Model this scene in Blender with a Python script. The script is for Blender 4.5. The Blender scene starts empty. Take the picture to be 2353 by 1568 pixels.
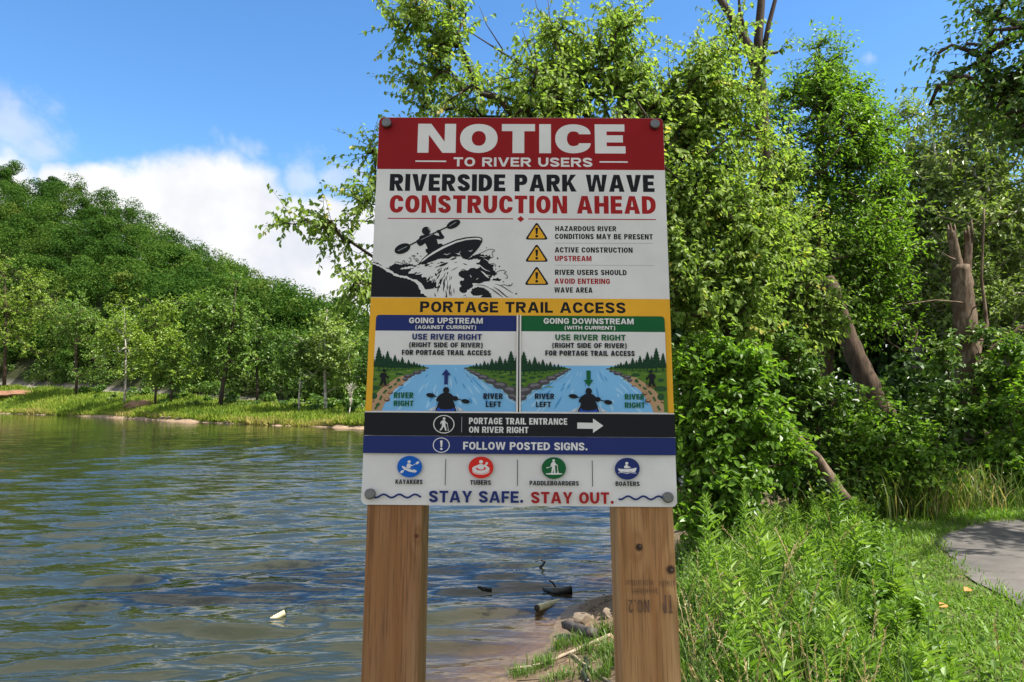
import bpy, bmesh, math, random
import numpy as np
from mathutils import Vector, Matrix, geometry

SC = bpy.context.scene
COL = SC.collection
R = math.radians
rng = np.random.default_rng(7)
random.seed(7)

# ------------------------------------------------------------------ camera
PITCH = R(4.4)
EYE = Vector((0.0, 0.0, 1.6))
cam_data = bpy.data.cameras.new('camera')
cam_data.lens = 24.0
cam_data.sensor_width = 36.0
cam_data.clip_start = 0.05
cam_data.clip_end = 3000.0
camera = bpy.data.objects.new('camera', cam_data)
camera.location = EYE
camera.rotation_euler = (R(90) + PITCH, 0, 0)
COL.objects.link(camera)
SC.camera = camera
SC.render.resolution_x, SC.render.resolution_y = 1024, 682

# ------------------------------------------------------------------ light and exposure
SUN_EL, SUN_AZ = R(60), R(108)            # azimuth measured clockwise from +Y (the way the camera faces)
SC.view_settings.view_transform = 'Standard'
SC.view_settings.look = 'None'
SC.view_settings.exposure = 1.1
SC.view_settings.gamma = 1.0
SC.view_settings.use_curve_mapping = False
sun_data = bpy.data.lights.new('sun', 'SUN')
sun_data.energy = 5.0
sun_data.angle = R(0.5)
sun_data.color = (1.0, 0.95, 0.86)
sun = bpy.data.objects.new('sun', sun_data)
S_DIR = Vector((math.cos(SUN_EL) * math.sin(SUN_AZ), math.cos(SUN_EL) * math.cos(SUN_AZ), math.sin(SUN_EL)))
sun.rotation_euler = S_DIR.to_track_quat('Z', 'Y').to_euler()
sun.location = (20, 10, 40)
COL.objects.link(sun)

F = 1568.7                                # focal length in the 2353-wide drawing units used for measuring

def ray(px, py):
    cx, cy = (px - 1176.5) / F, -(py - 784.0) / F
    return Vector((cx, math.cos(PITCH) - cy * math.sin(PITCH), math.sin(PITCH) + cy * math.cos(PITCH)))

def at(px, py, Y):
    d = ray(px, py)
    return EYE + d * (Y / d.y)

# ------------------------------------------------------------------ world: Nishita sky and drifting cumulus
world = bpy.data.worlds.new('World')
SC.world = world
world.use_nodes = True

class NT:
    """small helper for node trees"""
    def __init__(s, tree): s.t = tree
    def n(s, kind, **kw):
        nd = s.t.nodes.new(kind)
        for k, v in kw.items():
            if k.startswith('i_'):
                nd.inputs[k[2:].replace('_', ' ')].default_value = v
            else:
                setattr(nd, k, v)
        return nd
    def l(s, a, b): s.t.links.new(a, b)
    def val(s, x, sock):
        if isinstance(x, (int, float)): sock.default_value = x
        elif isinstance(x, (tuple, list)): sock.default_value = x
        else: s.l(x, sock)
    def math(s, op, a, b=0.0, c=0.0, clamp=False):
        nd = s.n('ShaderNodeMath', operation=op, use_clamp=clamp)
        s.val(a, nd.inputs[0]); s.val(b, nd.inputs[1]); s.val(c, nd.inputs[2])
        return nd.outputs[0]
    def vmath(s, op, a, b=(0, 0, 0)):
        nd = s.n('ShaderNodeVectorMath', operation=op)
        s.val(a, nd.inputs[0]); s.val(b, nd.inputs[1])
        return nd.outputs['Value'] if op in ('LENGTH', 'DOT_PRODUCT', 'DISTANCE') else nd.outputs['Vector']
    def mix(s, f, a, b, mode='MIX'):
        nd = s.n('ShaderNodeMix', data_type='RGBA', blend_type=mode)
        s.val(f, nd.inputs[0])
        for x, k in ((a, 6), (b, 7)):
            if isinstance(x, (tuple, list)) and len(x) == 3: x = (*x, 1)
            s.val(x, nd.inputs[k])
        return nd.outputs[2]
    def noise(s, vec, scale, detail=3.0, rough=0.5, dist=0.0):
        nd = s.n('ShaderNodeTexNoise')
        if vec is not None: s.l(vec, nd.inputs['Vector'])
        nd.inputs['Scale'].default_value = scale
        nd.inputs['Detail'].default_value = detail
        nd.inputs['Roughness'].default_value = rough
        nd.inputs['Distortion'].default_value = dist
        return nd.outputs[0]
    def ramp(s, f, stops, interp='LINEAR'):
        nd = s.n('ShaderNodeValToRGB')
        nd.color_ramp.interpolation = interp
        e = nd.color_ramp.elements
        while len(e) < len(stops): e.new(0.5)
        for k, (p, c) in enumerate(stops):
            e[k].position = p
            e[k].color = (c, c, c, 1) if isinstance(c, (int, float)) else (*c, 1)
        s.val(f, nd.inputs[0])
        return nd.outputs[0]
    def smooth(s, x, lo, hi):
        nd = s.n('ShaderNodeMapRange', interpolation_type='SMOOTHSTEP')
        s.val(x, nd.inputs[0]); nd.inputs[1].default_value = lo; nd.inputs[2].default_value = hi
        return nd.outputs[0]

def build_world():
    T = NT(world.node_tree)
    T.t.nodes.clear()
    sky = T.n('ShaderNodeTexSky', sky_type='NISHITA', sun_disc=False)
    sky.sun_elevation = SUN_EL
    sky.sun_rotation = SUN_AZ
    sky.altitude = 300; sky.air_density = 1.0; sky.dust_density = 0.35; sky.ozone_density = 2.2
    hs = T.n('ShaderNodeHueSaturation', i_Saturation=1.24, i_Value=1.20)
    T.l(sky.outputs[0], hs.inputs['Color'])
    tc = T.n('ShaderNodeTexCoord')
    d = T.vmath('NORMALIZE', tc.outputs['Generated'])
    # warped direction so that cloud outlines billow
    wn = T.n('ShaderNodeTexNoise'); T.l(d, wn.inputs['Vector'])
    wn.inputs['Scale'].default_value = 9; wn.inputs['Detail'].default_value = 4
    wv = T.vmath('SCALE', T.vmath('SUBTRACT', wn.outputs['Color'], (0.5, 0.5, 0.5)))
    wv.node.inputs['Scale'].default_value = 0.10
    dw = T.vmath('ADD', d, wv)
    banks = [(470, 600, 235), (330, 570, 165), (620, 620, 180), (760, 640, 190), (240, 540, 130), (900, 640, 220), (1150, 680, 260), (420, 520, 130),
             (1450, 720, 240), (1800, 760, 230), (2150, 780, 220), (2600, 800, 300), (-150, 520, 200), (-500, 560, 300)]
    wisps = [(30, 300, 120), (-60, 380, 160), (110, 360, 90), (560, 350, 70), (690, 420, 80), (760, 400, 70), (820, 390, 40), (2010, 150, 26)]
    def blobs(lst):
        acc = None
        for px, py, r in lst:
            c = ray(px, py).normalized()
            dist = T.vmath('DISTANCE', dw, tuple(c))
            v = T.math('SUBTRACT', 1.0, T.math('DIVIDE', dist, r / F))
            acc = v if acc is None else T.math('MAXIMUM', acc, v)
        return acc
    n1 = T.noise(d, 16, 6, 0.58, 0.2)
    cb = T.math('ADD', blobs(banks), T.math('MULTIPLY', T.math('SUBTRACT', n1, 0.5), 0.55))
    mb = T.smooth(cb, -0.05, 0.24)
    n2 = T.noise(d, 11, 6, 0.62, 0.4)
    cw = T.math('ADD', blobs(wisps), T.math('MULTIPLY', T.math('SUBTRACT', n2, 0.56), 2.2))
    mw = T.math('MULTIPLY', T.smooth(cw, 0.05, 0.85), 0.5)
    # unseen cloud added behind the camera and overhead, whitening reflections and ambient light
    n3 = T.noise(d, 3.2, 5, 0.6, 0.3)
    sep = T.n('ShaderNodeSeparateXYZ'); T.l(d, sep.inputs[0])
    back = T.smooth(sep.outputs[1], 0.15, -0.35)
    high = T.math('MULTIPLY', T.smooth(sep.outputs[2], .535, .61), T.math('MULTIPLY', T.smooth(n3, .26, .50), .82))
    ms = T.math('MULTIPLY', T.math('MULTIPLY', T.smooth(n3, 0.34, 0.52), .9), back)
    m = T.math('MAXIMUM', T.math('MAXIMUM', mb, mw), T.math('MAXIMUM', ms, high))
    shade = T.ramp(T.noise(d, 7, 4, 0.55), [(0.30, (3.4, 3.6, 4.1)), (0.58, (4.9, 4.9, 4.9))])
    col = T.mix(m, hs.outputs[0], shade)
    bg = T.n('ShaderNodeBackground'); T.l(col, bg.inputs['Color'])
    bg.inputs['Strength'].default_value = 0.10
    out = T.n('ShaderNodeOutputWorld'); T.l(bg.outputs[0], out.inputs['Surface'])
build_world()

# ------------------------------------------------------------------ materials
def lin(r, g, b):
    f = lambda c: (c / 255 / 12.92) if c / 255 <= 0.04045 else ((c / 255 + 0.055) / 1.055) ** 2.4
    return (f(r), f(g), f(b))

def new_mat(name):
    m = bpy.data.materials.new(name)
    m.use_nodes = True
    T = NT(m.node_tree)
    b = m.node_tree.nodes['Principled BSDF']
    return m, T, b

def plain(name, col, rough=0.5, metal=0.0, spec=0.5, mottle=0.0, scale=30.0, bump=0.0):
    m, T, b = new_mat(name)
    b.inputs['Roughness'].default_value = rough
    b.inputs['Metallic'].default_value = metal
    b.inputs['Specular IOR Level'].default_value = spec
    if mottle or bump:
        tc = T.n('ShaderNodeTexCoord')
        nz = T.noise(tc.outputs['Object'], scale, 6, 0.6)
        if mottle:
            T.l(T.mix(T.ramp(nz, [(0.3, 0.0), (0.7, 1.0)]), tuple(c * (1 - mottle) for c in col), tuple(min(1, c * (1 + mottle)) for c in col)), b.inputs['Base Color'])
        else:
            b.inputs['Base Color'].default_value = (*col, 1)
        if bump:
            bp = T.n('ShaderNodeBump'); bp.inputs['Strength'].default_value = bump; bp.inputs['Distance'].default_value = 0.02
            T.l(nz, bp.inputs['Height']); T.l(bp.outputs[0], b.inputs['Normal'])
    else:
        b.inputs['Base Color'].default_value = (*col, 1)
    return m

def leaf_mat(name, stops, trans=0.38, rough=0.42, spec=0.35, tint=(1.15, 1.25, 0.55)):
    """foliage: each leaf takes its own hue from its 'rnd' attribute; thin leaves let light through"""
    m, T, b = new_mat(name)
    a = T.n('ShaderNodeAttribute', attribute_name='rnd')
    c = T.ramp(a.outputs['Fac'], stops)
    T.l(c, b.inputs['Base Color'])
    b.inputs['Roughness'].default_value = rough
    b.inputs['Specular IOR Level'].default_value = spec
    tr = T.n('ShaderNodeBsdfTranslucent')
    T.l(T.mix(1.0, c, tint, 'MULTIPLY'), tr.inputs['Color'])
    mx = T.n('ShaderNodeMixShader'); mx.inputs[0].default_value = trans
    T.l(b.outputs[0], mx.inputs[1]); T.l(tr.outputs[0], mx.inputs[2])
    T.l(mx.outputs[0], m.node_tree.nodes['Material Output'].inputs['Surface'])
    return m

def bark_mat(name, c1, c2, scale=12.0, patch=None):
    m, T, b = new_mat(name)
    tc = T.n('ShaderNodeTexCoord')
    mp = T.n('ShaderNodeMapping'); mp.inputs['Scale'].default_value = (1, 1, 0.18)
    T.l(tc.outputs['Object'], mp.inputs['Vector'])
    nz = T.noise(mp.outputs[0], scale, 8, 0.65, 0.3)
    col = T.mix(T.ramp(nz, [(0.35, 0.0), (0.65, 1.0)]), c1, c2)
    if patch:
        n2 = T.noise(tc.outputs['Object'], 3.0, 4, 0.5)
        col = T.mix(T.ramp(n2, [(0.48, 0.0), (0.56, 1.0)]), col, patch)
    T.l(col, b.inputs['Base Color'])
    b.inputs['Roughness'].default_value = 0.85
    b.inputs['Specular IOR Level'].default_value = 0.2
    bp = T.n('ShaderNodeBump'); bp.inputs['Strength'].default_value = 0.7; bp.inputs['Distance'].default_value = 0.02
    T.l(nz, bp.inputs['Height']); T.l(bp.outputs[0], b.inputs['Normal'])
    return m

# ------------------------------------------------------------------ object helpers
def tag(o, label=None, cat=None, group=None, kind=None):
    if label: o['label'] = label
    if cat: o['category'] = cat
    if group: o['group'] = group
    if kind: o['kind'] = kind
    return o

def link(name, me, mats, parent=None):
    for m in (mats if isinstance(mats, (list, tuple)) else [mats]): me.materials.append(m)
    o = bpy.data.objects.new(name, me)
    COL.objects.link(o)
    if parent is not None: o.parent = parent
    return o

def empty(name, loc, label, cat, group=None, rot=(0, 0, 0)):
    o = bpy.data.objects.new(name, None)
    o.empty_display_size = 0.2
    o.location = loc; o.rotation_euler = rot
    COL.objects.link(o)
    return tag(o, label, cat, group)

def mesh_from(name, V, faces_n, loops, rnd=None, smooth=False):
    """fast mesh from arrays: V (n,3), faces_n list of corner counts, loops flat indices"""
    me = bpy.data.meshes.new(name)
    V = np.asarray(V, dtype=np.float32)
    loops = np.asarray(loops, dtype=np.int32)
    faces_n = np.asarray(faces_n, dtype=np.int32)
    me.vertices.add(len(V)); me.vertices.foreach_set('co', V.ravel())
    me.loops.add(len(loops)); me.loops.foreach_set('vertex_index', loops)
    me.polygons.add(len(faces_n))
    st = np.concatenate([[0], np.cumsum(faces_n)[:-1]]).astype(np.int32)
    me.polygons.foreach_set('loop_start', st)
    me.polygons.foreach_set('use_smooth', np.full(len(faces_n), smooth, dtype=bool))
    me.update(calc_edges=True)
    if rnd is not None:
        a = me.attributes.new('rnd', 'FLOAT', 'POINT')
        a.data.foreach_set('value', np.asarray(rnd, dtype=np.float32))
    return me

def unit(a):
    return a / np.maximum(np.linalg.norm(a, axis=-1, keepdims=True), 1e-9)

class Leaves:
    """many leaves in one mesh; each is two facets folded along the midrib"""
    def __init__(s): s.V = []; s.rn = []
    def add(s, P, D, N, L, W, rnd, fold=0.18, droop=0.12, wide=0.38):
        P = np.asarray(P, float); n = len(P)
        D = unit(np.asarray(D, float)); N = np.asarray(N, float)
        S = unit(np.cross(D, N)); N = np.cross(S, D)
        L = np.broadcast_to(np.asarray(L, float), (n,))[:, None]; W = np.broadcast_to(np.asarray(W, float), (n,))[:, None]
        b = P
        r1 = P + D * L * wide + S * W * .5 + N * W * fold
        r2 = P + D * L * (wide + .34) + S * W * .36 + N * W * fold * .6 - N * L * droop * .4
        t = P + D * L - N * L * droop
        l2 = P + D * L * (wide + .34) - S * W * .36 + N * W * fold * .6 - N * L * droop * .4
        l1 = P + D * L * wide - S * W * .5 + N * W * fold
        s.V.append(np.stack([b, r1, r2, t, l2, l1], 1).reshape(-1, 3))
        s.rn.append(np.repeat(np.broadcast_to(rnd, (n,)), 6))
    def count(s): return sum(len(v) for v in s.V) // 6
    def mesh(s, name, origin=(0, 0, 0)):
        V = np.concatenate(s.V) - np.asarray(origin, float); n = len(V) // 6
        base = (np.arange(n) * 6)[:, None]
        loops = (base + np.array([0, 1, 2, 3, 0, 3, 4, 5])).ravel()
        return mesh_from(name, V, np.full(2 * n, 4), loops, np.concatenate(s.rn))

class Blades:
    """grass: thin strips that arch over"""
    def __init__(s): s.V = []; s.rn = []
    def add(s, P, h, bend, wd, rnd):
        P = np.asarray(P, float); n = len(P); a = rng.uniform(0, 6.28, n)
        o = np.stack([np.cos(a), np.sin(a), np.zeros(n)], 1); side = np.stack([-np.sin(a), np.cos(a), np.zeros(n)], 1)
        b = (np.broadcast_to(bend, (n,)) * rng.uniform(.25, 1.2, n))[:, None]; h = np.broadcast_to(h, (n,))[:, None]; w = np.broadcast_to(wd, (n,))[:, None] / 2
        Z = np.array([0, 0, 1.0]); rows = []
        for f, wf in ((0, .8), (.4, 1.0), (.75, .65)):
            c = P + o * b * h * f ** 1.9 + Z * h * (f - .38 * b * f ** 3)
            rows += [c - side * w * wf, c + side * w * wf]
        rows.append(P + o * b * h + Z * h * (1 - .38 * b))
        s.V.append(np.stack(rows, 1).reshape(-1, 3)); s.rn.append(np.repeat(np.broadcast_to(rnd, (n,)), 7))
    def mesh(s, name, origin=(0, 0, 0)):
        V = np.concatenate(s.V); n = len(V) // 7; b = (np.arange(n) * 7)[:, None]
        return mesh_from(name, V, np.tile([4, 4, 3], n), (b + np.array([0, 1, 3, 2, 2, 3, 5, 4, 4, 5, 6])).ravel(), np.concatenate(s.rn))

class Tubes:
    """tapered tubes along polylines, any number in one mesh"""
    def __init__(s): s.V = []; s.L = []; s.N = []; s.k = 0; s.rn = []
    def add(s, pts, rad, sides=6, cap=True, rnd=0.5, wob=0.0):
        pts = np.asarray(pts, float); m = len(pts)
        rad = np.broadcast_to(np.asarray(rad, float), (m,))
        tan = np.gradient(pts, axis=0); tan = unit(tan)
        ref = np.array([0.31, 0.52, 0.79]) if abs(tan[0] @ np.array([0.31, 0.52, 0.79])) < .9 else np.array([1., 0, 0])
        a = unit(np.cross(tan, ref)); b = np.cross(tan, a)
        ang = np.arange(sides) / sides * 2 * np.pi
        rr = rad[:, None] * (1 + (wob * rng.standard_normal((m, sides)) if wob else 0))
        ring = pts[:, None, :] + (a[:, None, :] * np.cos(ang)[None, :, None] + b[:, None, :] * np.sin(ang)[None, :, None]) * rr[:, :, None]
        s.V.append(ring.reshape(-1, 3)); s.rn.append(np.full(m * sides, rnd))
        i = np.arange(m - 1)[:, None] * sides; j = np.arange(sides)[None, :]; j2 = (j + 1) % sides
        q = np.stack([i + j, i + j2, i + sides + j2, i + sides + j], -1).reshape(-1, 4) + s.k
        s.L.append(q.ravel()); s.N.append(np.full(len(q), 4))
        if cap:
            s.L.append(np.arange(sides)[::-1] + s.k); s.N.append([sides])
            s.L.append(np.arange(sides) + s.k + (m - 1) * sides); s.N.append([sides])
        s.k += m * sides
    def mesh(s, name, origin=(0, 0, 0), smooth=True):
        return mesh_from(name, np.concatenate(s.V) - np.asarray(origin, float), np.concatenate(s.N), np.concatenate(s.L), np.concatenate(s.rn), smooth)

def grid_mesh(name, X, Y, Z, attr=None, smooth=True):
    r, c = X.shape
    V = np.stack([X, Y, Z], -1).reshape(-1, 3)
    i = np.arange(r - 1)[:, None] * c; j = np.arange(c - 1)[None, :]
    q = np.stack([i + j, i + j + 1, i + c + j + 1, i + c + j], -1).reshape(-1, 4)
    return mesh_from(name, V, np.full(len(q), 4), q.ravel(), None if attr is None else attr.ravel(), smooth)

def vnoise(x, y, f, seed=0):
    """cheap smooth value noise for terrain"""
    x = np.asarray(x, float) * f + seed * 17.3; y = np.asarray(y, float) * f - seed * 9.1
    xi, yi = np.floor(x), np.floor(y); fx, fy = x - xi, y - yi
    fx, fy = fx * fx * (3 - 2 * fx), fy * fy * (3 - 2 * fy)
    h = lambda a, b: np.modf(np.abs(np.sin(a * 127.1 + b * 311.7 + seed) * 43758.5453))[0]
    return (h(xi, yi) * (1 - fx) + h(xi + 1, yi) * fx) * (1 - fy) + (h(xi, yi + 1) * (1 - fx) + h(xi + 1, yi + 1) * fx) * fy

# ================================================================== THE NOTICE SIGN
# ---------------- lettering: a bold grotesque drawn as outlines
def q_arc(p0, p1, vert_first, n=7, e=2.15):
    """quarter of a superellipse from p0 to p1; vert_first: leaves p0 vertically"""
    out = []
    for k in range(1, n + 1):
        t = k / n * math.pi / 2
        s, c = math.sin(t) ** (2 / e), 1 - math.cos(t) ** (2 / e) if math.cos(t) > 1e-9 else 1.0
        if vert_first: out.append((p0[0] + (p1[0] - p0[0]) * c, p0[1] + (p1[1] - p0[1]) * s))
        else: out.append((p0[0] + (p1[0] - p0[0]) * s, p0[1] + (p1[1] - p0[1]) * c))
    return out

def rr(x0, y0, x1, y1, rx, ry):
    """rounded box, counter-clockwise, starting at the right side"""
    p = [(x1, y0 + ry), (x1, y1 - ry)]
    p += q_arc((x1, y1 - ry), (x1 - rx, y1), True)
    p += [(x0 + rx, y1)] + q_arc((x0 + rx, y1), (x0, y1 - ry), False)
    p += [(x0, y0 + ry)] + q_arc((x0, y0 + ry), (x0 + rx, y0), True)
    p += [(x1 - rx, y0)] + q_arc((x1 - rx, y0), (x1, y0 + ry), False)
    return p

class Strip(list):
    pass

def ribbon(path, tv, th):
    P = np.array(path); t = unit(np.gradient(P, axis=0)); n = np.stack([-t[:, 1], t[:, 0]], 1)
    w = (tv * np.abs(t[:, 1]) + th * np.abs(t[:, 0])) / np.maximum(np.abs(t).sum(1), 1e-6) / 2
    return Strip([tuple(p) for p in P + n * w[:, None]] + [tuple(p) for p in (P - n * w[:, None])[::-1]])

GW = dict(A=.74, B=.64, C=.64, D=.65, E=.55, F=.52, G=.67, H=.67, K=.70, L=.52, M=.83, N=.69, O=.68, P=.62, R=.66, S=.61, T=.60, U=.65,
          V=.72, W=1.02, Y=.70, Z=.60)
GW.update({'(': .30, ')': .30, '2': .58, ' ': .27})

def glyph(ch, w, tv, th):
    """outlines (outer, holes...) in a box w wide and 1 high"""
    ry = min(.5, max(.30, w * .62)); rx = w / 2
    iy = max(.05, ry - th); ix = max(.02, w / 2 - tv)
    hi, hx = 1 - th, w - tv
    if ch == 'I': return [[[(0, 0), (tv, 0), (tv, 1), (0, 1)]]]
    if ch == '.':
        return [[[(tv * .56 + tv * .56 * math.cos(a), tv * .56 + tv * .56 * math.sin(a)) for a in np.linspace(0, 2 * math.pi, 15)[:-1]]]]
    if ch == 'E': return [[[(0, 0), (w, 0), (w, th), (tv, th), (tv, .5 - th / 2), (w * .92, .5 - th / 2), (w * .92, .5 + th / 2), (tv, .5 + th / 2), (tv, hi), (w * .98, hi), (w * .98, 1), (0, 1)]]]
    if ch == 'F': return [[[(0, 0), (tv, 0), (tv, .46 - th / 2), (w * .92, .46 - th / 2), (w * .92, .46 + th / 2), (tv, .46 + th / 2), (tv, hi), (w, hi), (w, 1), (0, 1)]]]
    if ch == 'L': return [[[(0, 0), (w, 0), (w, th), (tv, th), (tv, 1), (0, 1)]]]
    if ch == 'T': return [[[(w / 2 - tv / 2, 0), (w / 2 + tv / 2, 0), (w / 2 + tv / 2, hi), (w, hi), (w, 1), (0, 1), (0, hi), (w / 2 - tv / 2, hi)]]]
    if ch == 'H': return [[[(0, 0), (tv, 0), (tv, .5 - th / 2), (hx, .5 - th / 2), (hx, 0), (w, 0), (w, 1), (hx, 1), (hx, .5 + th / 2), (tv, .5 + th / 2), (tv, 1), (0, 1)]]]
    if ch == 'N': return [[[(0, 0), (tv * .95, 0), (tv * .95, .62), (w - tv * 1.12, 0), (w, 0), (w, 1), (w - tv * .95, 1), (w - tv * .95, .38), (tv * 1.12, 1), (0, 1)]]]
    if ch == 'M':
        t = tv * .92
        return [[[(0, 0), (t, 0), (t, .66), (w / 2 - t * .38, 0), (w / 2 + t * .38, 0), (w - t, .66), (w - t, 0), (w, 0), (w, 1), (w - t * 1.25, 1), (w / 2, .36), (t * 1.25, 1), (0, 1)]]]
    if ch == 'V': return [[[(w / 2 - tv * .58, 0), (w / 2 + tv * .58, 0), (w, 1), (w - tv * 1.08, 1), (w / 2, .27), (tv * 1.08, 1), (0, 1)]]]
    if ch == 'A':
        a = lambda y: (w / 2 - tv * .58) * y
        xi = lambda y: tv * 1.05 + (w / 2 - tv * 1.05) * y / .76
        yb, yt = .20, .20 + th * .92
        o = [(0, 0), (tv * 1.05, 0), (xi(yb) - .02, yb), (w - xi(yb) + .02, yb), (w - tv * 1.05, 0), (w, 0), (w / 2 + tv * .60, 1), (w / 2 - tv * .60, 1)]
        return [[o, [(xi(yt) + .005, yt), (w / 2, .77), (w - xi(yt) - .005, yt)]]]
    if ch == 'W':
        t = tv * .98; a, b = w * .27, w * .73
        return [[[(a - t * .5, 0), (a + t * .5, 0), (w / 2, .70), (b - t * .5, 0), (b + t * .5, 0), (w, 1), (w - t, 1), (b, .30), (w / 2 + t * .48, 1), (w / 2 - t * .48, 1), (a, .30), (t, 1), (0, 1)]]]
    if ch == 'Y': return [[[(w / 2 - tv / 2, 0), (w / 2 + tv / 2, 0), (w / 2 + tv / 2, .40), (w, 1), (w - tv * 1.12, 1), (w / 2, .58), (tv * 1.12, 1), (0, 1), (w / 2 - tv / 2, .40)]]]
    if ch == 'Z': return [[[(0, 0), (w, 0), (w, th), (tv * 1.15, th), (w, hi), (w, 1), (.02, 1), (.02, hi), (w - tv * 1.2, hi), (0, th)]]]
    if ch == 'K': return [[[(0, 0), (tv, 0), (tv, .30), (tv + .07, .40), (w - tv * 1.12, 0), (w, 0), (tv + .20, .60), (w * .97, 1), (w * .97 - tv * 1.15, 1), (tv, .54), (tv, 1), (0, 1)]]]
    if ch == 'U':
        o = [(w, 1), (hx, 1), (hx, th + iy)] + q_arc((hx, th + iy), (w / 2, th), True) + q_arc((w / 2, th), (tv, th + iy), False) + [(tv, 1), (0, 1), (0, ry)]
        o += q_arc((0, ry), (w / 2, 0), True) + q_arc((w / 2, 0), (w, ry), False)
        return [[o]]
    if ch == 'O': return [[rr(0, 0, w, 1, rx, ry), rr(tv, th, hx, hi, ix, iy)]]
    if ch == 'D':
        r2, x2 = min(.5, ry), w * .62
        o = [(0, 0), (w - x2, 0)] + q_arc((w - x2, 0), (w, r2), False) + [(w, 1 - r2)] + q_arc((w, 1 - r2), (w - x2, 1), True) + [(0, 1)]
        h = [(tv, th), (w - x2, th)] + q_arc((w - x2, th), (hx, r2), False) + [(hx, 1 - r2)] + q_arc((hx, 1 - r2), (w - x2, hi), True) + [(tv, hi)]
        return [[o, h]]
    if ch in 'PR':
        yb = .37 if ch == 'P' else .40
        ym = (1 + yb) / 2; x2 = w * .60
        bow = q_arc((x2, yb), (w * .985, ym), False) + q_arc((w * .985, ym), (x2, 1), True)
        if ch == 'P': o = [(0, 0), (tv, 0), (tv, yb), (x2, yb)] + bow + [(0, 1)]
        else: o = [(0, 0), (tv, 0), (tv, yb), (w * .40, yb), (w - tv * 1.12, 0), (w + .01, 0), (w * .70, yb + .012)] + q_arc((w * .70, yb + .012), (w * .97, ym), False) + q_arc((w * .97, ym), (x2, 1), True) + [(0, 1)]
        xr = w * .975 - tv
        h = [(tv, yb + th * .95), (x2 * .92, yb + th * .95)] + q_arc((x2 * .92, yb + th * .95), (xr, ym), False) + q_arc((xr, ym), (x2 * .92, hi), True) + [(tv, hi)]
        return [[o, h]]
    if ch == 'B':
        x2 = w * .60; a, b = .265, .765
        o = [(0, 0), (x2, 0)] + q_arc((x2, 0), (w, a), False) + q_arc((w, a), (w * .84, .525), True) + q_arc((w * .84, .525), (w * .96, b), False) + q_arc((w * .96, b), (x2, 1), True) + [(0, 1)]
        g = th * .46
        h1 = [(tv, th), (x2 * .95, th)] + q_arc((x2 * .95, th), (hx, a), False) + q_arc((hx, a), (x2 * .95, .525 - g), True) + [(tv, .525 - g)]
        xr = w * .96 - tv
        h2 = [(tv, .525 + g), (x2 * .9, .525 + g)] + q_arc((x2 * .9, .525 + g), (xr, b), False) + q_arc((xr, b), (x2 * .9, hi), True) + [(tv, hi)]
        return [[o, h1, h2]]
    if ch in 'CG':
        yu = .655
        o = [(w, yu)] + q_arc((w, yu), (w / 2, 1), True) + q_arc((w / 2, 1), (0, 1 - ry), False) + [(0, ry)] + q_arc((0, ry), (w / 2, 0), True)
        inn_top = q_arc((w / 2, hi), (hx, yu), False)
        if ch == 'C':
            yl = .345
            o += q_arc((w / 2, 0), (w, yl), False) + [(hx, yl)] + q_arc((hx, yl), (w / 2, th), True)
        else:
            o += q_arc((w / 2, 0), (w, .30), False) + [(w, .54), (w * .52, .54), (w * .52, .54 - th), (hx, .54 - th), (hx, .30)] + q_arc((hx, .30), (w / 2, th), True)
        o += q_arc((w / 2, th), (tv, ry), False) + [(tv, 1 - ry)] + q_arc((tv, 1 - ry), (w / 2, hi), True) + inn_top
        return [[o]]
    if ch == 'S':
        a, b = tv / 2, w - tv / 2; t2, hh = th / 2, .5
        p = [(b - .01, .700)] + q_arc((b - .01, .700), (w / 2, 1 - t2), True, 8) + q_arc((w / 2, 1 - t2), (a, .735), False, 8)
        for k in range(1, 13):     # the spine
            u = k / 12; p.append(((1 - u) ** 3 * a + 3 * (1 - u) ** 2 * u * a + 3 * (1 - u) * u * u * b + u ** 3 * b, (1 - u) ** 3 * .735 + 3 * (1 - u) ** 2 * u * .50 + 3 * (1 - u) * u * u * .50 + u ** 3 * .265))
        p += q_arc((b, .265), (w / 2, t2), True, 8) + q_arc((w / 2, t2), (a + .01, .30), False, 8)
        return [[ribbon(p, tv, th * 1.04)]]
    if ch == '2':
        a, b = tv / 2, w - tv / 2
        p = [(a, .70)] + q_arc((a, .70), (w / 2, 1 - th / 2), True, 8) + q_arc((w / 2, 1 - th / 2), (b, .70), False, 8) + [(b * .95, .55), (w * .55, .32), (a, th)]
        return [[ribbon(p, tv, th)], [[(0, 0), (w, 0), (w, th), (0, th)]]]
    if ch in '()':
        s = 1 if ch == '(' else -1
        p = [((w * .78 - w * .55 * math.cos(t)) if s > 0 else (w * .22 + w * .55 * math.cos(t)), .42 + .62 * math.sin(t)) for t in np.linspace(-1.25, 1.25, 13)]
        return [[ribbon(p, tv * .85, tv * .8)]]
    return []

# ---------------- where the drawing was measured -> metres on the board
CORN = [(948.6, 293.7), (1657.7, 296.1), (1693.3, 1267.8), (902.0, 1262.3)]
BW, BH = 0.50, 0.66578
def _homog():
    A, b = [], []
    for (x, y), (u, v) in zip(CORN, [(-BW / 2, BH / 2), (BW / 2, BH / 2), (BW / 2, -BH / 2), (-BW / 2, -BH / 2)]):
        A.append([x, y, 1, 0, 0, 0, -u * x, -u * y]); b.append(u)
        A.append([0, 0, 0, x, y, 1, -v * x, -v * y]); b.append(v)
    return np.append(np.linalg.solve(np.array(A), np.array(b)), 1).reshape(3, 3)
HM = _homog()
ZOOM = dict(A=(890, 270, 820 / 2353), B=(890, 720, 820 / 2256), C=(920, 530, 400 / 2353), D=(910, 770, 400 / 2323), E=(1290, 770, 410 / 2353),
            G=(900, 1030, 420 / 2353), H=(1280, 1030, 420 / 2353), S=(0, 0, 1))
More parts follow.
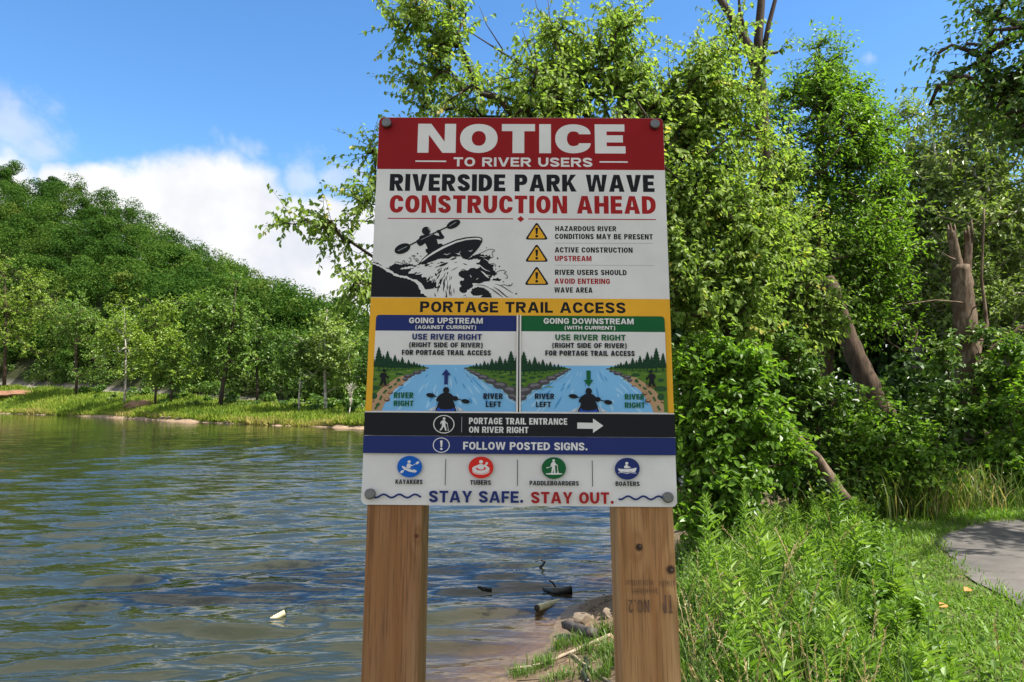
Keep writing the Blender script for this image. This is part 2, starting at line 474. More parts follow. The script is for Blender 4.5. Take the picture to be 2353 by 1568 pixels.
def UV(z, x, y):
    ox, oy, k = ZOOM[z]
    p = HM @ np.array([ox + x * k, oy + y * k, 1.0])
    return (p[0] / p[2], p[1] / p[2])

def clip_poly(poly, rect):
    x0, y0, x1, y1 = rect
    for ax, lim, sg in ((0, x0, 1), (0, x1, -1), (1, y0, 1), (1, y1, -1)):
        out = []
        for i in range(len(poly)):
            a, b = poly[i - 1], poly[i]
            ia, ib = (a[ax] - lim) * sg >= 0, (b[ax] - lim) * sg >= 0
            if ia != ib:
                t = (lim - a[ax]) / (b[ax] - a[ax]); out.append((a[0] + (b[0] - a[0]) * t, a[1] + (b[1] - a[1]) * t))
            if ib: out.append(b)
        poly = out
        if not poly: break
    return poly

class Print:
    """flat printed shapes, each a hair above the one before"""
    lift = 0.00006
    def __init__(s, zoom): s.z = zoom; s.V = []; s.Fc = []; s.M = []; s.mats = []; s.clip = None
    def raw(s, loops, mat):
        if isinstance(loops[0], Strip):
            q = loops[0]; n = len(q) // 2
            for i in range(n - 1): s.raw([[q[i], q[i + 1], q[2 * n - 2 - i], q[2 * n - 1 - i]]], mat)
            return
        if s.clip and len(loops) == 1: loops = [clip_poly(list(loops[0]), s.clip)]
        if len(loops[0]) < 3: return
        tris = geometry.tessellate_polygon([[Vector((x, y, 0)) for x, y in lp] for lp in loops])
        flat = [p for lp in loops for p in lp]
        k = len(s.V); h = Print.lift
        s.V += [(x, y, h) for x, y in flat]
        if mat not in s.mats: s.mats.append(mat)
        mi = s.mats.index(mat)
        for t in tris:
            a, b, c = (flat[i] for i in t)
            cr = (b[0] - a[0]) * (c[1] - a[1]) - (b[1] - a[1]) * (c[0] - a[0])
            if abs(cr) < 1e-14: continue
            s.Fc.append([k + i for i in (t if cr > 0 else t[::-1])]); s.M.append(mi)
    def up(s): Print.lift += 0.000004
    def poly(s, pts, mat, zoom=None):
        s.raw([[UV(zoom or s.z, *p) for p in pts]], mat); s.up()
    def ell(s, cx, cy, a, b, mat, rot=0.0, n=28, hole=None, zoom=None):
        c, sn = math.cos(R(rot)), math.sin(R(rot))
        f = lambda k: [UV(zoom or s.z, cx + k * (a * math.cos(t) * c - b * math.sin(t) * sn), cy + k * (a * math.cos(t) * sn + b * math.sin(t) * c)) for t in np.linspace(0, 2 * math.pi, n + 1)[:-1]]
        s.raw([f(1)] if hole is None else [f(1), f(hole)[::-1]], mat); s.up()
    def stroke(s, pts, wd, mat, zoom=None, taper=None):
        P = np.array(pts, float)
        if len(P) > 2:      # smooth the path
            t = np.linspace(0, len(P) - 1, (len(P) - 1) * 5 + 1); out = []
            for x in t:
                i = min(int(x), len(P) - 2); f = x - i
                p0, p1, p2, p3 = P[max(i - 1, 0)], P[i], P[i + 1], P[min(i + 2, len(P) - 1)]
                out.append(.5 * (2 * p1 + (p2 - p0) * f + (2 * p0 - 5 * p1 + 4 * p2 - p3) * f * f + (3 * p1 - p0 - 3 * p2 + p3) * f ** 3))
            P = np.array(out)
        t = unit(np.gradient(P, axis=0)); n = np.stack([-t[:, 1], t[:, 0]], 1)
        w = np.full(len(P), wd / 2.0)
        if taper: w = w * np.clip(np.sin(np.linspace(taper, math.pi - taper, len(P))), .08, 1)
        L = P + n * w[:, None]; Rr = (P - n * w[:, None])
        cap = []
        s.raw([[UV(zoom or s.z, *p) for p in list(L) + list(Rr[::-1])]], mat); s.up()
    def text(s, body, xl, xr, yt, yb, mat, wt=.27, zoom=None, gap=.085, wfac=None, th=None):
        z = zoom or s.z
        (ul, vb), (ur, vb2) = UV(z, xl, yb), UV(z, xr, yb)
        v0 = (vb + vb2) / 2; v1 = (UV(z, xl, yt)[1] + UV(z, xr, yt)[1]) / 2; cap = v1 - v0
        total = (ur - ul) / cap
        lead = lambda c: wt if c == 'I' else (wt * 1.12 if c == '.' else None)
        fixed = sum((lead(c) or 0) for c in body) + gap * (len(body) - 1)
        var = sum(GW[c] for c in body if lead(c) is None)
        k = (total - fixed) / var
        if k < .5: k = .5
        x = 0.0
        for c in body:
            w = lead(c) or GW[c] * k
            for loops in glyph(c, w, wt, th or wt * .80) if c != ' ' else []:
                s.raw([type(lp)((ul + (x + px) * cap, v0 + py * cap) for px, py in lp) for lp in loops], mat)
            x += w + gap
        s.up()
    def build(s, name, parent):
        me = bpy.data.meshes.new(name)
        me.from_pydata(s.V, [], s.Fc); me.update()
        o = link(name, me, s.mats, parent)
        me.polygons.foreach_set('material_index', s.M)
        return o

def ink(name, rgb, rough=0.5):
    m, T, b = new_mat(name)
    tc = T.n('ShaderNodeTexCoord')
    nz = T.noise(tc.outputs['Object'], 9, 5, 0.6)
    T.l(T.mix(T.ramp(nz, [(0.35, 0.0), (0.7, 1.0)]), tuple(c * .90 for c in rgb), tuple(min(1, c * 1.04) for c in rgb)), b.inputs['Base Color'])
    b.inputs['Roughness'].default_value = rough
    b.inputs['Specular IOR Level'].default_value = 0.10
    return m
I_WHITE = ink('white sign face', (.77, .725, .68)); I_RED = ink('sign red', (.30, .012, .014)); I_BLACK = ink('sign black', (.016, .016, .018))
I_RED2 = ink('lettering red', (.38, .018, .018)); I_YEL = ink('sign yellow', (.85, .42, .03)); I_NAVY = ink('sign navy', (.022, .035, .15))
I_GREEN = ink('sign green', (.012, .115, .035)); I_BLUE = ink('icon blue', (.01, .12, .50)); I_REDI = ink('icon red', (.72, .03, .02))
I_WATER = ink('printed water', (.22, .50, .78)); I_WATER2 = ink('printed water streak', (.36, .62, .84)); I_WATER3 = ink('printed deep water', (.10, .33, .62))
I_GRASS = ink('printed grass', (.095, .19, .025)); I_GRASS2 = ink('printed light grass', (.17, .27, .05)); I_PINE = ink('printed pine', (.012, .045, .02)); I_PINE2 = ink('printed pine light', (.03, .085, .03))
I_ROCK = ink('printed rock', (.085, .075, .085)); I_ROCK2 = ink('printed rock light', (.20, .18, .19)); I_SAND = ink('printed path', (.50, .31, .17)); I_BROWN = ink('printed brown', (.16, .07, .04))
I_GREY = ink('printed grey line', (.45, .45, .46)); I_KAYAK = ink('printed kayak blue', (.02, .08, .42))

CAM_M = Matrix.Translation(EYE) @ camera.rotation_euler.to_matrix().to_4x4()
SIGN_M = CAM_M @ Matrix.Translation((0.01329, 0.06659, -1.14095)) @ Matrix.Rotation(R(-0.3495), 4, 'Z') @ Matrix.Rotation(R(-0.449), 4, 'Y') @ Matrix.Rotation(R(-10.823), 4, 'X')
base_pt = SIGN_M @ Vector((0, -1.9, 0))
sign = empty('notice_sign', (base_pt.x, base_pt.y, -0.35), 'white, red and yellow river construction notice board on two wooden posts', 'sign')

def rounded_board(w, h, t, r):
    bm = bmesh.new()
    pts = rr(-w / 2, -h / 2, w / 2, h / 2, r, r)
    pts = [p for i, p in enumerate(pts) if i == 0 or (abs(p[0] - pts[i - 1][0]) + abs(p[1] - pts[i - 1][1])) > 1e-6]
    if abs(pts[0][0] - pts[-1][0]) + abs(pts[0][1] - pts[-1][1]) < 1e-6: pts.pop()
    f = bm.faces.new([bm.verts.new((x, y, 0)) for x, y in pts])
    ex = bmesh.ops.extrude_face_region(bm, geom=[f])
    bmesh.ops.translate(bm, verts=[v for v in ex['geom'] if isinstance(v, bmesh.types.BMVert)], vec=(0, 0, -t))
    bmesh.ops.recalc_face_normals(bm, faces=bm.faces)
    me = bpy.data.meshes.new('sign_board'); bm.to_mesh(me); bm.free()
    return me
board = link('sign_board', rounded_board(BW, BH, 0.003, 0.0095), I_WHITE, sign)
SIGN_L = sign.matrix_basis.inverted() if False else Matrix.Translation(-sign.location)
board.matrix_local = SIGN_L @ SIGN_M

def band_edge(y_l, y_r, z):
    """height on the board of a horizontal print edge"""
    return (UV(z, 30, y_l)[1] + UV(z, 2210, y_r)[1]) / 2
E_ = BW / 2 - 0.0002
# --- red header
p = Print('A')
yr = band_edge(440, 446, 'A')
rc = 0.0093
hd = [(-E_, yr), (E_, yr), (E_, BH / 2 - rc)] + q_arc((E_, BH / 2 - rc), (E_ - rc, BH / 2 - .0002), True) + q_arc((-E_ + rc, BH / 2 - .0002), (-E_, BH / 2 - rc), False)
p.raw([hd], I_RED); p.up()
p.build('red_header', board)
p = Print('A')
p.text('NOTICE', 440, 1935, 117, 325, I_WHITE, .375, gap=.135, th=.245)
p.text('TO RIVER USERS', 700, 1697, 357, 422, I_WHITE, .255, gap=.15)
p.poly([(427, 378), (648, 379), (648, 389), (427, 388)], I_WHITE); p.poly([(1748, 383), (1950, 384), (1950, 394), (1748, 393)], I_WHITE)
p.build('notice_lettering', board)
# --- headline
p = Print('A')
p.text('RIVERSIDE PARK WAVE', 240, 2143, 478, 600, I_BLACK, .275, gap=.10)
p.text('CONSTRUCTION AHEAD', 240, 2152, 630, 757, I_RED2, .265, gap=.105)
p.poly([(228, 790), (1128, 793), (1128, 800), (228, 797)], I_RED2); p.poly([(1236, 794), (2152, 798), (2152, 805), (1236, 801)], I_RED2)
p.poly([(1156, 798), (1182, 776), (1208, 798), (1182, 820)], I_RED2)
p.build('headline_lettering', board)
# --- warnings
def tri_round(p, cx, ya, yb, hw, r, mat):
    P = [(cx, ya), (cx + hw, yb), (cx - hw, yb)]; out = []
    for i in range(3):
        a, b, c = np.array(P[i - 1], float), np.array(P[i], float), np.array(P[(i + 1) % 3], float)
        u1, u2 = (a - b) / np.linalg.norm(a - b), (c - b) / np.linalg.norm(c - b)
        s_, e_ = b + u1 * r * 1.5, b + u2 * r * 1.5
        for t in np.linspace(0, 1, 6): out.append(tuple((1 - t) ** 2 * s_ + 2 * t * (1 - t) * b + t * t * e_))
    p.poly(out, mat)
for (ya, yb) in ((816, 946), (972, 1105), (1132, 1271)):
    p = Print('A')
    hw = (yb - ya) * .655
    tri_round(p, 1297, ya, yb, hw, 16, I_BLACK)
    tri_round(p, 1297, ya + 20, yb - 9, hw - 21, 10, I_YEL)
    k = (yb - ya) / 130
    p.poly([(1286, ya + 47 * k), (1290, ya + 44 * k), (1304, ya + 44 * k), (1308, ya + 47 * k), (1303, ya + 88 * k), (1300, ya + 91 * k), (1294, ya + 91 * k), (1291, ya + 88 * k)], I_BLACK)
    p.ell(1297, ya + 105 * k, 10.5, 10, I_BLACK)
    p.build('warning_symbol', board)
p = Print('A')
for (tx, a, b, c, d, m) in (('HAZARDOUS RIVER', 1430, 1868, 849, 885, I_BLACK), ('CONDITIONS MAY BE PRESENT', 1428, 2130, 905, 943, I_BLACK), ('ACTIVE CONSTRUCTION', 1427, 1985, 1001, 1039, I_BLACK),
                          ('UPSTREAM', 1427, 1690, 1062, 1100, I_RED2), ('RIVER USERS SHOULD', 1428, 1942, 1162, 1200, I_BLACK), ('AVOID ENTERING', 1425, 1822, 1225, 1263, I_RED2), ('WAVE AREA', 1423, 1697, 1288, 1326, I_BLACK)):
    p.text(tx, a, b, c, d, m, .25, gap=.11)
p.poly([(1428, 969), (2130, 971), (2130, 974), (1428, 972)], I_GREY); p.poly([(1428, 1127), (2140, 1129), (2140, 1132), (1428, 1130)], I_GREY)
p.build('warning_lettering', board)

# --- kayaker riding a breaking wave
def scallop(pts, amp, n, ph=0.0):
    """bumpy outline through the points: little rounded humps, as drawn foam has"""
    P = np.array(pts, float); seg = np.linalg.norm(np.diff(P, axis=0), axis=1); cum = np.concatenate([[0], np.cumsum(seg)])
    out = []
    for t in np.linspace(0, cum[-1], n * 6 + 1):
        x = np.interp(t, cum, P[:, 0]); y = np.interp(t, cum, P[:, 1]); i = min(np.searchsorted(cum, t, 'right') - 1, len(seg) - 1)
        d = (P[i + 1] - P[i]) / seg[i]; nrm = np.array([d[1], -d[0]])
        h = abs(math.sin((t / cum[-1] * n + ph) * math.pi)) * amp * (0.7 + .3 * math.sin(7 * t / cum[-1] + ph * 5))
        out.append((x + nrm[0] * h, y + nrm[1] * h))
    return out
def ragged(pts, amp, n, seed):
    """spiky outline: foam fingers"""
    rs = np.random.default_rng(seed)
    P = np.array(pts, float); seg = np.linalg.norm(np.diff(P, axis=0), axis=1); cum = np.concatenate([[0], np.cumsum(seg)]); out = []
    for k in range(n + 1):
        t = k / n * cum[-1]
        x = np.interp(t, cum, P[:, 0]); y = np.interp(t, cum, P[:, 1]); i = min(np.searchsorted(cum, t, 'right') - 1, len(seg) - 1)
        d = (P[i + 1] - P[i]) / seg[i]; nrm = np.array([d[1], -d[0]])
        h = (amp if k % 2 else -amp * .25) * rs.uniform(.35, 1.25)
        out.append((x + nrm[0] * h + rs.uniform(-3, 3), y + nrm[1] * h + rs.uniform(-3, 3)))
    return out
p = Print('C')
p.clip = (-E_, band_edge(1362, 1372, 'A') + .0012, E_, BH / 2)
BOT = 1275
# dark body of the wave
body = [(20, BOT), (58, 735)] + scallop([(62, 738), (150, 758), (245, 830), (310, 828)], 8, 5) + ragged([(310, 822), (350, 790), (400, 762), (480, 778), (560, 768), (640, 772), (700, 800), (745, 772)], 12, 22, 1)
body += [(880, 735), (1000, 690), (1200, 640), (1400, 690), (1480, 690)] + ragged([(1480, 690), (1560, 650), (1640, 625), (1690, 640), (1760, 650), (1800, 640), (1815, 690), (1750, 700), (1790, 770), (1880, 800), (1810, 810), (1860, 870), (1900, 910), (1880, 930), (1820, 940), (1780, 1020)], 16, 40, 2)
body += ragged([(1780, 1030), (1860, 980), (1930, 985), (1960, 1010), (1920, 1040), (2000, 1090), (2120, 1085), (2060, 1120), (2130, 1170), (2170, 1210), (2200, 1262)], 14, 26, 3) + [(2205, BOT)]
p.poly(body, I_BLACK)
# white foam fan falling from under the board
fan = ragged([(590, 905), (640, 850), (720, 800), (860, 760), (980, 705), (1100, 685), (1200, 655), (1330, 640), (1400, 690), (1480, 715), (1600, 690), (1660, 720), (1560, 770), (1660, 790), (1620, 830), (1520, 825), (1490, 860), (1420, 850), (1350, 880), (1330, 930), (1360, 960), (1420, 1000), (1350, 1010), (1345, 1090), (1330, 1120), (1370, 1180)], 12, 84, 4)
fan += ragged([(1345, 1215), (1300, 1150), (1250, 1225), (1230, 1120), (1190, 1200), (1170, 1090), (1130, 1180), (1100, 1110), (1060, 1175), (1060, 1060), (1010, 1110), (1000, 1030), (940, 1060), (930, 1000), (860, 1030), (870, 960), (780, 960), (800, 915), (700, 930), (730, 880), (650, 910), (590, 905)], 7, 60, 5)
p.poly(fan, I_WHITE)
p.poly(ragged([(480, 835), (560, 815), (640, 800), (700, 815), (640, 830), (560, 840), (480, 845)], 6, 18, 9), I_WHITE)
rs = np.random.default_rng(21)
for k in range(84):        # flecks and strokes of dark water in the foam, fanning round the crest
    an = rs.uniform(1.75, 3.35); rad = rs.uniform(160, 560); cx, cy = 1310 + rad * math.cos(an) * 1.12, 735 + rad * math.sin(an) * .86
    if cy < 740 or cx < 660 or (rs.random() < .3 and rad < 330): continue
    ln = rs.uniform(22, 62) * (.6 + rad / 700); tx, ty = math.cos(an) * .95 + .25, math.sin(an)
    bend = rs.uniform(-10, 10)
    p.stroke([(cx - tx * ln, cy - ty * ln), (cx + bend, cy + bend * .4), (cx + tx * ln, cy + ty * ln)], rs.uniform(7, 22), I_BLACK, taper=.05)
for (x, y, a, b, r) in ((1110, 775, 75, 24, -22), (1060, 880, 40, 16, -50), (1000, 925, 26, 18, 60), (1270, 840, 60, 6, -28), (1225, 975, 30, 7, -70), (1290, 742, 24, 5, -10), (1430, 770, 34, 9, 20), (1260, 690, 50, 16, -20), (1395, 850, 34, 8, -18)):
    p.stroke([(x - a * math.cos(R(r)), y - a * math.sin(R(r))), (x, y + 3), (x + a * math.cos(R(r)), y + a * math.sin(R(r)))], b * 1.5, I_BLACK, taper=.06)
for (x, y, a, b) in ((1400, 915, 72, 54), (1545, 880, 78, 60), (1650, 935, 74, 62), (1500, 990, 95, 62), (1620, 1010, 90, 46), (1440, 1060, 80, 60), (1415, 1140, 76, 58), (1490, 1085, 60, 50), (1720, 980, 50, 36)):
    p.poly(scallop([(x + a * math.cos(t), y - b * math.sin(t)) for t in np.linspace(0, 2 * math.pi, 17)], 8, 9), I_BLACK)
for pts, w in (([(1500, 930), (1512, 945), (1522, 968)], 10), ([(1590, 1000), (1612, 985), (1625, 975)], 8), ([(1660, 870), (1700, 900), (1750, 950), (1785, 975)], 22), ([(1690, 900), (1740, 930), (1800, 940)], 12),
               ([(1560, 770), (1640, 790), (1720, 850), (1800, 880)], 14), ([(1700, 690), (1760, 720), (1780, 760)], 10), ([(1640, 650), (1700, 665), (1760, 655)], 8)):
    p.stroke(pts, w, I_WHITE, taper=.08)
# lower right foam
p.poly(ragged([(1390, 1262), (1430, 1200), (1480, 1150), (1550, 1105), (1600, 1062), (1700, 1045), (1770, 1030), (1850, 1060), (1960, 1110), (2060, 1170), (2130, 1262)], 11, 34, 6) + [(2010, 1230), (1900, 1150), (1830, 1110), (1850, 1235), (1790, 1160), (1700, 1110), (1600, 1115), (1535, 1160), (1520, 1200), (1560, 1225), (1650, 1262)], I_WHITE)
p.poly(scallop([(1515, 1200), (1540, 1140), (1620, 1110), (1700, 1125), (1760, 1160), (1810, 1225)], 13, 9) + [(1830, BOT), (1640, BOT), (1690, 1225), (1600, 1235), (1550, 1235)], I_BLACK)
for pts, w in (([(1560, 1085), (1650, 1078), (1740, 1100), (1820, 1150)], 12), ([(1840, 1100), (1920, 1150), (2010, 1225), (2060, 1262)], 18), ([(1790, 1120), (1880, 1180), (1990, 1262)], 16), ([(1400, 1245), (1430, 1225), (1450, 1262)], 10),
               ([(1860, 1060), (1960, 1090), (2060, 1150), (2140, 1200)], 12), ([(1660, 1060), (1640, 1050), (1700, 1040)], 8)):
    p.stroke(pts, w, I_BLACK, taper=.06)
for k in range(12):
    x = rs.uniform(930, 1330); y = rs.uniform(1150, 1262); ln = rs.uniform(20, 55)
    p.stroke([(x, y - ln), (x + rs.uniform(-8, 8), y), (x + rs.uniform(0, 20), y + ln)], rs.uniform(8, 18), I_WHITE if k % 2 else I_BLACK, taper=.06)
# foam ribbon and the dark swell in front
p.poly(scallop([(58, 748), (130, 772), (220, 812), (270, 838), (340, 868), (380, 905), (480, 945), (570, 950), (640, 990), (720, 1005), (790, 1060), (830, 1130), (880, 1190), (905, 1262)], 9, 14) + [(905, BOT), (740, BOT), (700, 1040), (400, 960), (40, 900)], I_WHITE)
p.poly([(20, BOT), (58, 768)] + scallop([(58, 768), (110, 790), (170, 812), (240, 852), (275, 885), (340, 905), (385, 945), (470, 968), (560, 985), (640, 1015), (700, 1055), (735, 1110), (770, 1165), (778, 1230), (745, 1262)], 10, 17, .5) + [(745, BOT)], I_BLACK)
for (x, y, r_) in ((800, 1235, 34), (840, 1255, 24), (775, 1255, 26)):
    p.ell(x, y, r_, r_ * .9, I_BLACK)
p.poly([(695, 1090), (735, 1070), (742, 1110)], I_BLACK)
# spray
for pts in ([(1490, 690), (1580, 640), (1660, 610), (1740, 570), (1790, 552), (1850, 560), (1862, 580), (1830, 590), (1828, 630), (1842, 665), (1815, 680)], [(1790, 770), (1850, 765), (1880, 790), (1870, 810)], [(1800, 880), (1860, 905), (1930, 870), (1990, 862), (2035, 885), (2000, 905), (2040, 930), (2055, 970), (2020, 975)],
            [(1960, 1080), (2010, 1075), (2060, 1090), (2110, 1085), (2115, 1060), (2135, 1060)], [(400, 740), (450, 745), (510, 760), (515, 720), (545, 730), (540, 755), (590, 760)], [(600, 690), (625, 680), (635, 720), (600, 745)], [(640, 660), (665, 640), (700, 655), (670, 660), (690, 700), (720, 690), (745, 715), (700, 720), (745, 745)]):
    p.stroke(pts, 8, I_BLACK)
for (x, y, r_) in ((730, 615, 11), (778, 655, 9), (1908, 685, 13), (1935, 805, 11), (1878, 846, 8), (1742, 530, 7), (1652, 565, 6), (1828, 822, 6), (1990, 1030, 9), (2180, 1205, 12)):
    p.ell(x, y, r_, r_, I_BLACK, n=12)
# the board
p.poly([(742, 772), (800, 695), (880, 622), (1000, 545), (1130, 480), (1300, 408), (1430, 378), (1560, 365), (1640, 370), (1678, 388), (1688, 415), (1675, 455), (1640, 515), (1580, 592), (1475, 692), (1400, 690), (1370, 655), (1320, 660), (1240, 660), (1190, 690), (1100, 690), (1040, 690), (1000, 712), (880, 752), (860, 780), (800, 770)], I_BLACK)
p.poly([(772, 748), (800, 712), (850, 668), (960, 592), (1100, 512), (1300, 430), (1450, 396), (1580, 384), (1645, 388), (1668, 408), (1664, 424), (1640, 413), (1580, 406), (1450, 416), (1300, 456), (1130, 532), (1000, 602), (900, 662), (830, 716)], I_WHITE)
for pts in ([(1480, 572), (1510, 582), (1540, 562)], [(1110, 632), (1140, 622), (1160, 634), (1220, 605)], [(1290, 612), (1330, 618), (1365, 580)], [(1320, 652), (1340, 620), (1370, 655)]):
    p.stroke(pts, 9, I_WHITE, taper=.1)
for pts in ([(1000, 700), (1040, 660), (1060, 675), (1100, 690)], [(1150, 690), (1190, 650), (1210, 665), (1240, 640)], [(1270, 690), (1310, 640), (1330, 655)]):
    p.stroke(pts, 12, I_BLACK, taper=.1)
p.build('kayak_and_wave_picture', board)
p = Print('C')
# the paddler
p.poly([(835, 342), (870, 338), (935, 322), (990, 342), (1012, 405), (1032, 478), (1058, 468), (1085, 470), (1108, 494), (1000, 548), (885, 622), (850, 585), (848, 552), (880, 542), (842, 460), (800, 496), (762, 506), (732, 482), (714, 450), (714, 422), (738, 410), (752, 395), (764, 362), (790, 348)], I_BLACK)
p.poly([(975, 338), (1052, 360), (1042, 320), (1004, 302), (1010, 280), (1040, 264), (1070, 280), (1086, 320), (1120, 362), (1122, 386), (1100, 403), (1055, 408), (1010, 402), (985, 380)], I_BLACK)
p.ell(857, 282, 63, 61, I_BLACK)
p.stroke([(600, 500), (720, 440), (960, 322), (1170, 222)], 19, I_BLACK)
p.ell(508, 544, 122, 70, I_BLACK, rot=-22); p.ell(1258, 185, 108, 56, I_BLACK, rot=-26)
p.stroke([(440, 578), (575, 512)], 7, I_GREY); p.stroke([(1200, 215), (1300, 150)], 6, I_GREY); p.stroke([(780, 415), (950, 332)], 6, I_GREY)
p.stroke([(880, 238), (902, 258), (908, 282)], 9, I_WHITE, taper=.1)
p.build('paddler_picture', board)

# --- portage section
p = Print('B')
yT, yB = band_edge(1362, 1372, 'A'), band_edge(851, 866, 'B')
p.raw([[(-E_, yB), (E_, yB), (E_, yT), (-E_, yT)]], I_YEL); p.up()
p.build('yellow_band', board)
p = Print('B')
p.text('PORTAGE TRAIL ACCESS', 440, 1855, 98, 172, I_BLACK, .265, gap=.13)
p.build('portage_lettering', board)

def panel(z, mirrored):
    p = Print('D')
    B = lambda x, y: UV('B', x, y)
    if not mirrored:
        xl_t, xl_b, xr = B(137, 200)[0], B(110, 850)[0], B(1103, 500)[0]
        top = B(600, 189)[1]
    else:
        xl_t, xl_b, xr = B(1136, 500)[0], B(1136, 500)[0], B(2130, 500)[0]
        top = B(1620, 196)[1]
    x0 = xl_t if not mirrored else xl_t
    r_ = .006
    if not mirrored:
        x0 = (xl_t + xl_b) / 2; x1 = xr
        bg = [(x0, yB + .0003), (x1, yB + .0003), (x1, top), (x0 + r_, top)] + q_arc((x0 + r_, top), (x0, top - r_), False)
    else:
        x0, x1 = xl_t, xr
        bg = [(x0, yB + .0003), (x1, yB + .0003), (x1, top - r_)] + q_arc((x1, top - r_), (x1 - r_, top), True) + [(x0, top)]
    p.raw([bg], I_WHITE); p.up()
    hy = B(600, 298)[1] if not mirrored else B(1620, 304)[1]
    p.raw([clip_poly(bg, (x0, hy, x1, top + .01))], I_NAVY if not mirrored else I_GREEN); p.up()
    p.clip = (x0, yB + .0016, x1, top)
    if mirrored:
        m = lambda x, y: (1040 + (1195 - x) * .988, y * .99 + 12)
        p.z = 'E'
    else:
        m = lambda x, y: (x, y)
    PP = lambda pts, mat: p.poly([m(*q) for q in pts], mat)
    EE = lambda x, y, a, b, mat: p.ell(*m(x, y), a, b, mat, n=16)
    SS = lambda pts, w, mat, taper=None: p.stroke([m(*q) for q in pts], w, mat, taper=taper)
    rs = np.random.default_rng(5 + mirrored)
    PP([(60, 828), (2300, 828), (2300, 1560), (60, 1560)], I_WATER)
    for k in range(46):          # perspective streaks on the water
        t = rs.uniform(-1, 1); u = rs.uniform(.03, .8); v = min(1, u + rs.uniform(.08, .3))
        f = lambda q: (1195 + t * (280 + 900 * q), 832 + 680 * q)
        (ax, ay), (bx, by) = f(u), f(v)
        SS([(ax, ay), ((ax + bx) / 2 + rs.uniform(-12, 12), (ay + by) / 2), (bx, by)], 10 + 40 * u, I_WATER2 if k % 3 else I_WATER3, taper=.05)
    # bank with the trail
    PP([(40, 858), (880, 846), (945, 880), (850, 925), (745, 988), (645, 1055), (570, 1112), (460, 1185), (395, 1252), (340, 1342), (285, 1400), (240, 1505), (40, 1560)], I_WATER2)
    PP([(40, 858), (870, 846), (935, 878), (840, 918), (730, 980), (630, 1048), (560, 1105), (450, 1178), (385, 1245), (330, 1335), (270, 1400), (230, 1560), (40, 1560)], I_GRASS)
    for k in range(16):
        EE(rs.uniform(140, 700), rs.uniform(890, 1080), rs.uniform(25, 60), rs.uniform(6, 12), I_GRASS2)
    PP([(600, 985), (690, 1000), (620, 1070), (540, 1122), (460, 1178), (395, 1250), (350, 1335), (295, 1395), (280, 1445), (225, 1560), (95, 1560), (108, 1400), (180, 1250), (270, 1160), (400, 1070), (500, 1005)], I_SAND)
    for (x, y, a, b) in ((515, 965, 65, 22), (150, 1165, 90, 38), (150, 1280, 50, 50), (150, 1040, 45, 25)):
        p.poly(scallop([m(x + a * math.cos(t), y - b * math.sin(t)) for t in np.linspace(0, 2 * math.pi, 13)], 6, 9), I_PINE2)
    for (x, y, a, b) in ((915, 877, 30, 12), (850, 910, 50, 18), (770, 942, 66, 28), (700, 976, 45, 16), (640, 995, 62, 30), (600, 1042, 40, 26)):
        EE(x, y, a, b, I_ROCK); EE(x - 6, y - b * .35, a * .6, b * .35, I_ROCK2)
    for (x, y, a, b) in ((540, 1120, 36, 13), (385, 1232, 38, 24), (335, 1335, 45, 30), (130, 1350, 25, 22)):
        EE(x, y, a, b, I_BROWN); EE(x - 4, y - b * .3, a * .7, b * .5, I_SAND)
    def pine(x, yt, yb, hw):
        h = yb - yt; tr = yt + h * .86
        PP([(x - hw * .1, yb), (x - hw * .1, tr), (x + hw * .1, tr), (x + hw * .1, yb)], I_PINE)
        EE(x, yb + 4, hw * .6, max(5, h * .03), I_PINE2)
        out = []
        n = 7
        for sgn in (-1, 1):
            side = []
            for k in range(n):
                a = k / n; b = (k + 1) / n
                side += [(x + sgn * hw * (a ** .9) * .72, yt + (tr - yt) * a), (x + sgn * hw * (b ** .85) * rs.uniform(.9, 1.08), yt + (tr - yt) * (b - .01))]
            out.append(side)
        PP(out[0] + out[1][::-1], I_PINE)
        for k in range(9):
            b = rs.uniform(.25, .95); xx = x + rs.uniform(-.7, .6) * hw * b
            SS([(xx - hw * .16, yt + (tr - yt) * b), (xx, yt + (tr - yt) * (b - .02)), (xx + hw * .16, yt + (tr - yt) * (b + .012))], h * .022, I_PINE2, taper=.1)
    for (x, yt, yb, hw) in ((868, 838, 878, 22), (808, 816, 880, 32), (770, 800, 880, 36), (728, 778, 885, 46), (690, 800, 885, 38), (650, 752, 890, 52), (605, 790, 890, 45), (558, 712, 900, 62), (505, 745, 895, 50), (452, 680, 905, 68), (395, 720, 900, 55), (345, 625, 905, 78), (285, 680, 900, 60), (218, 565, 908, 92), (120, 640, 900, 70)):
        pine(x, yt, yb, hw)
    # opposite bank
    PP([(1440, 880), (1550, 846), (2300, 830), (2300, 1420), (2200, 1370), (2090, 1300), (2000, 1200), (1880, 1150), (1760, 1085), (1650, 1030), (1545, 965), (1490, 905)], I_WATER2)
    PP([(1455, 880), (1550, 850), (2300, 830), (2300, 1370), (2100, 1280), (2010, 1190), (1900, 1145), (1780, 1070), (1660, 1010), (1550, 950), (1500, 905)], I_GRASS)
    for k in range(14):
        EE(rs.uniform(1750, 2200), rs.uniform(950, 1180), rs.uniform(30, 60), rs.uniform(6, 12), I_GRASS2)
    for (x, y, a, b) in ((2010, 1008, 50, 18), (2150, 1045, 62, 26), (1900, 990, 45, 14), (2180, 1120, 40, 18)):
        p.poly(scallop([m(x + a * math.cos(t), y - b * math.sin(t)) for t in np.linspace(0, 2 * math.pi, 13)], 6, 9), I_PINE2)
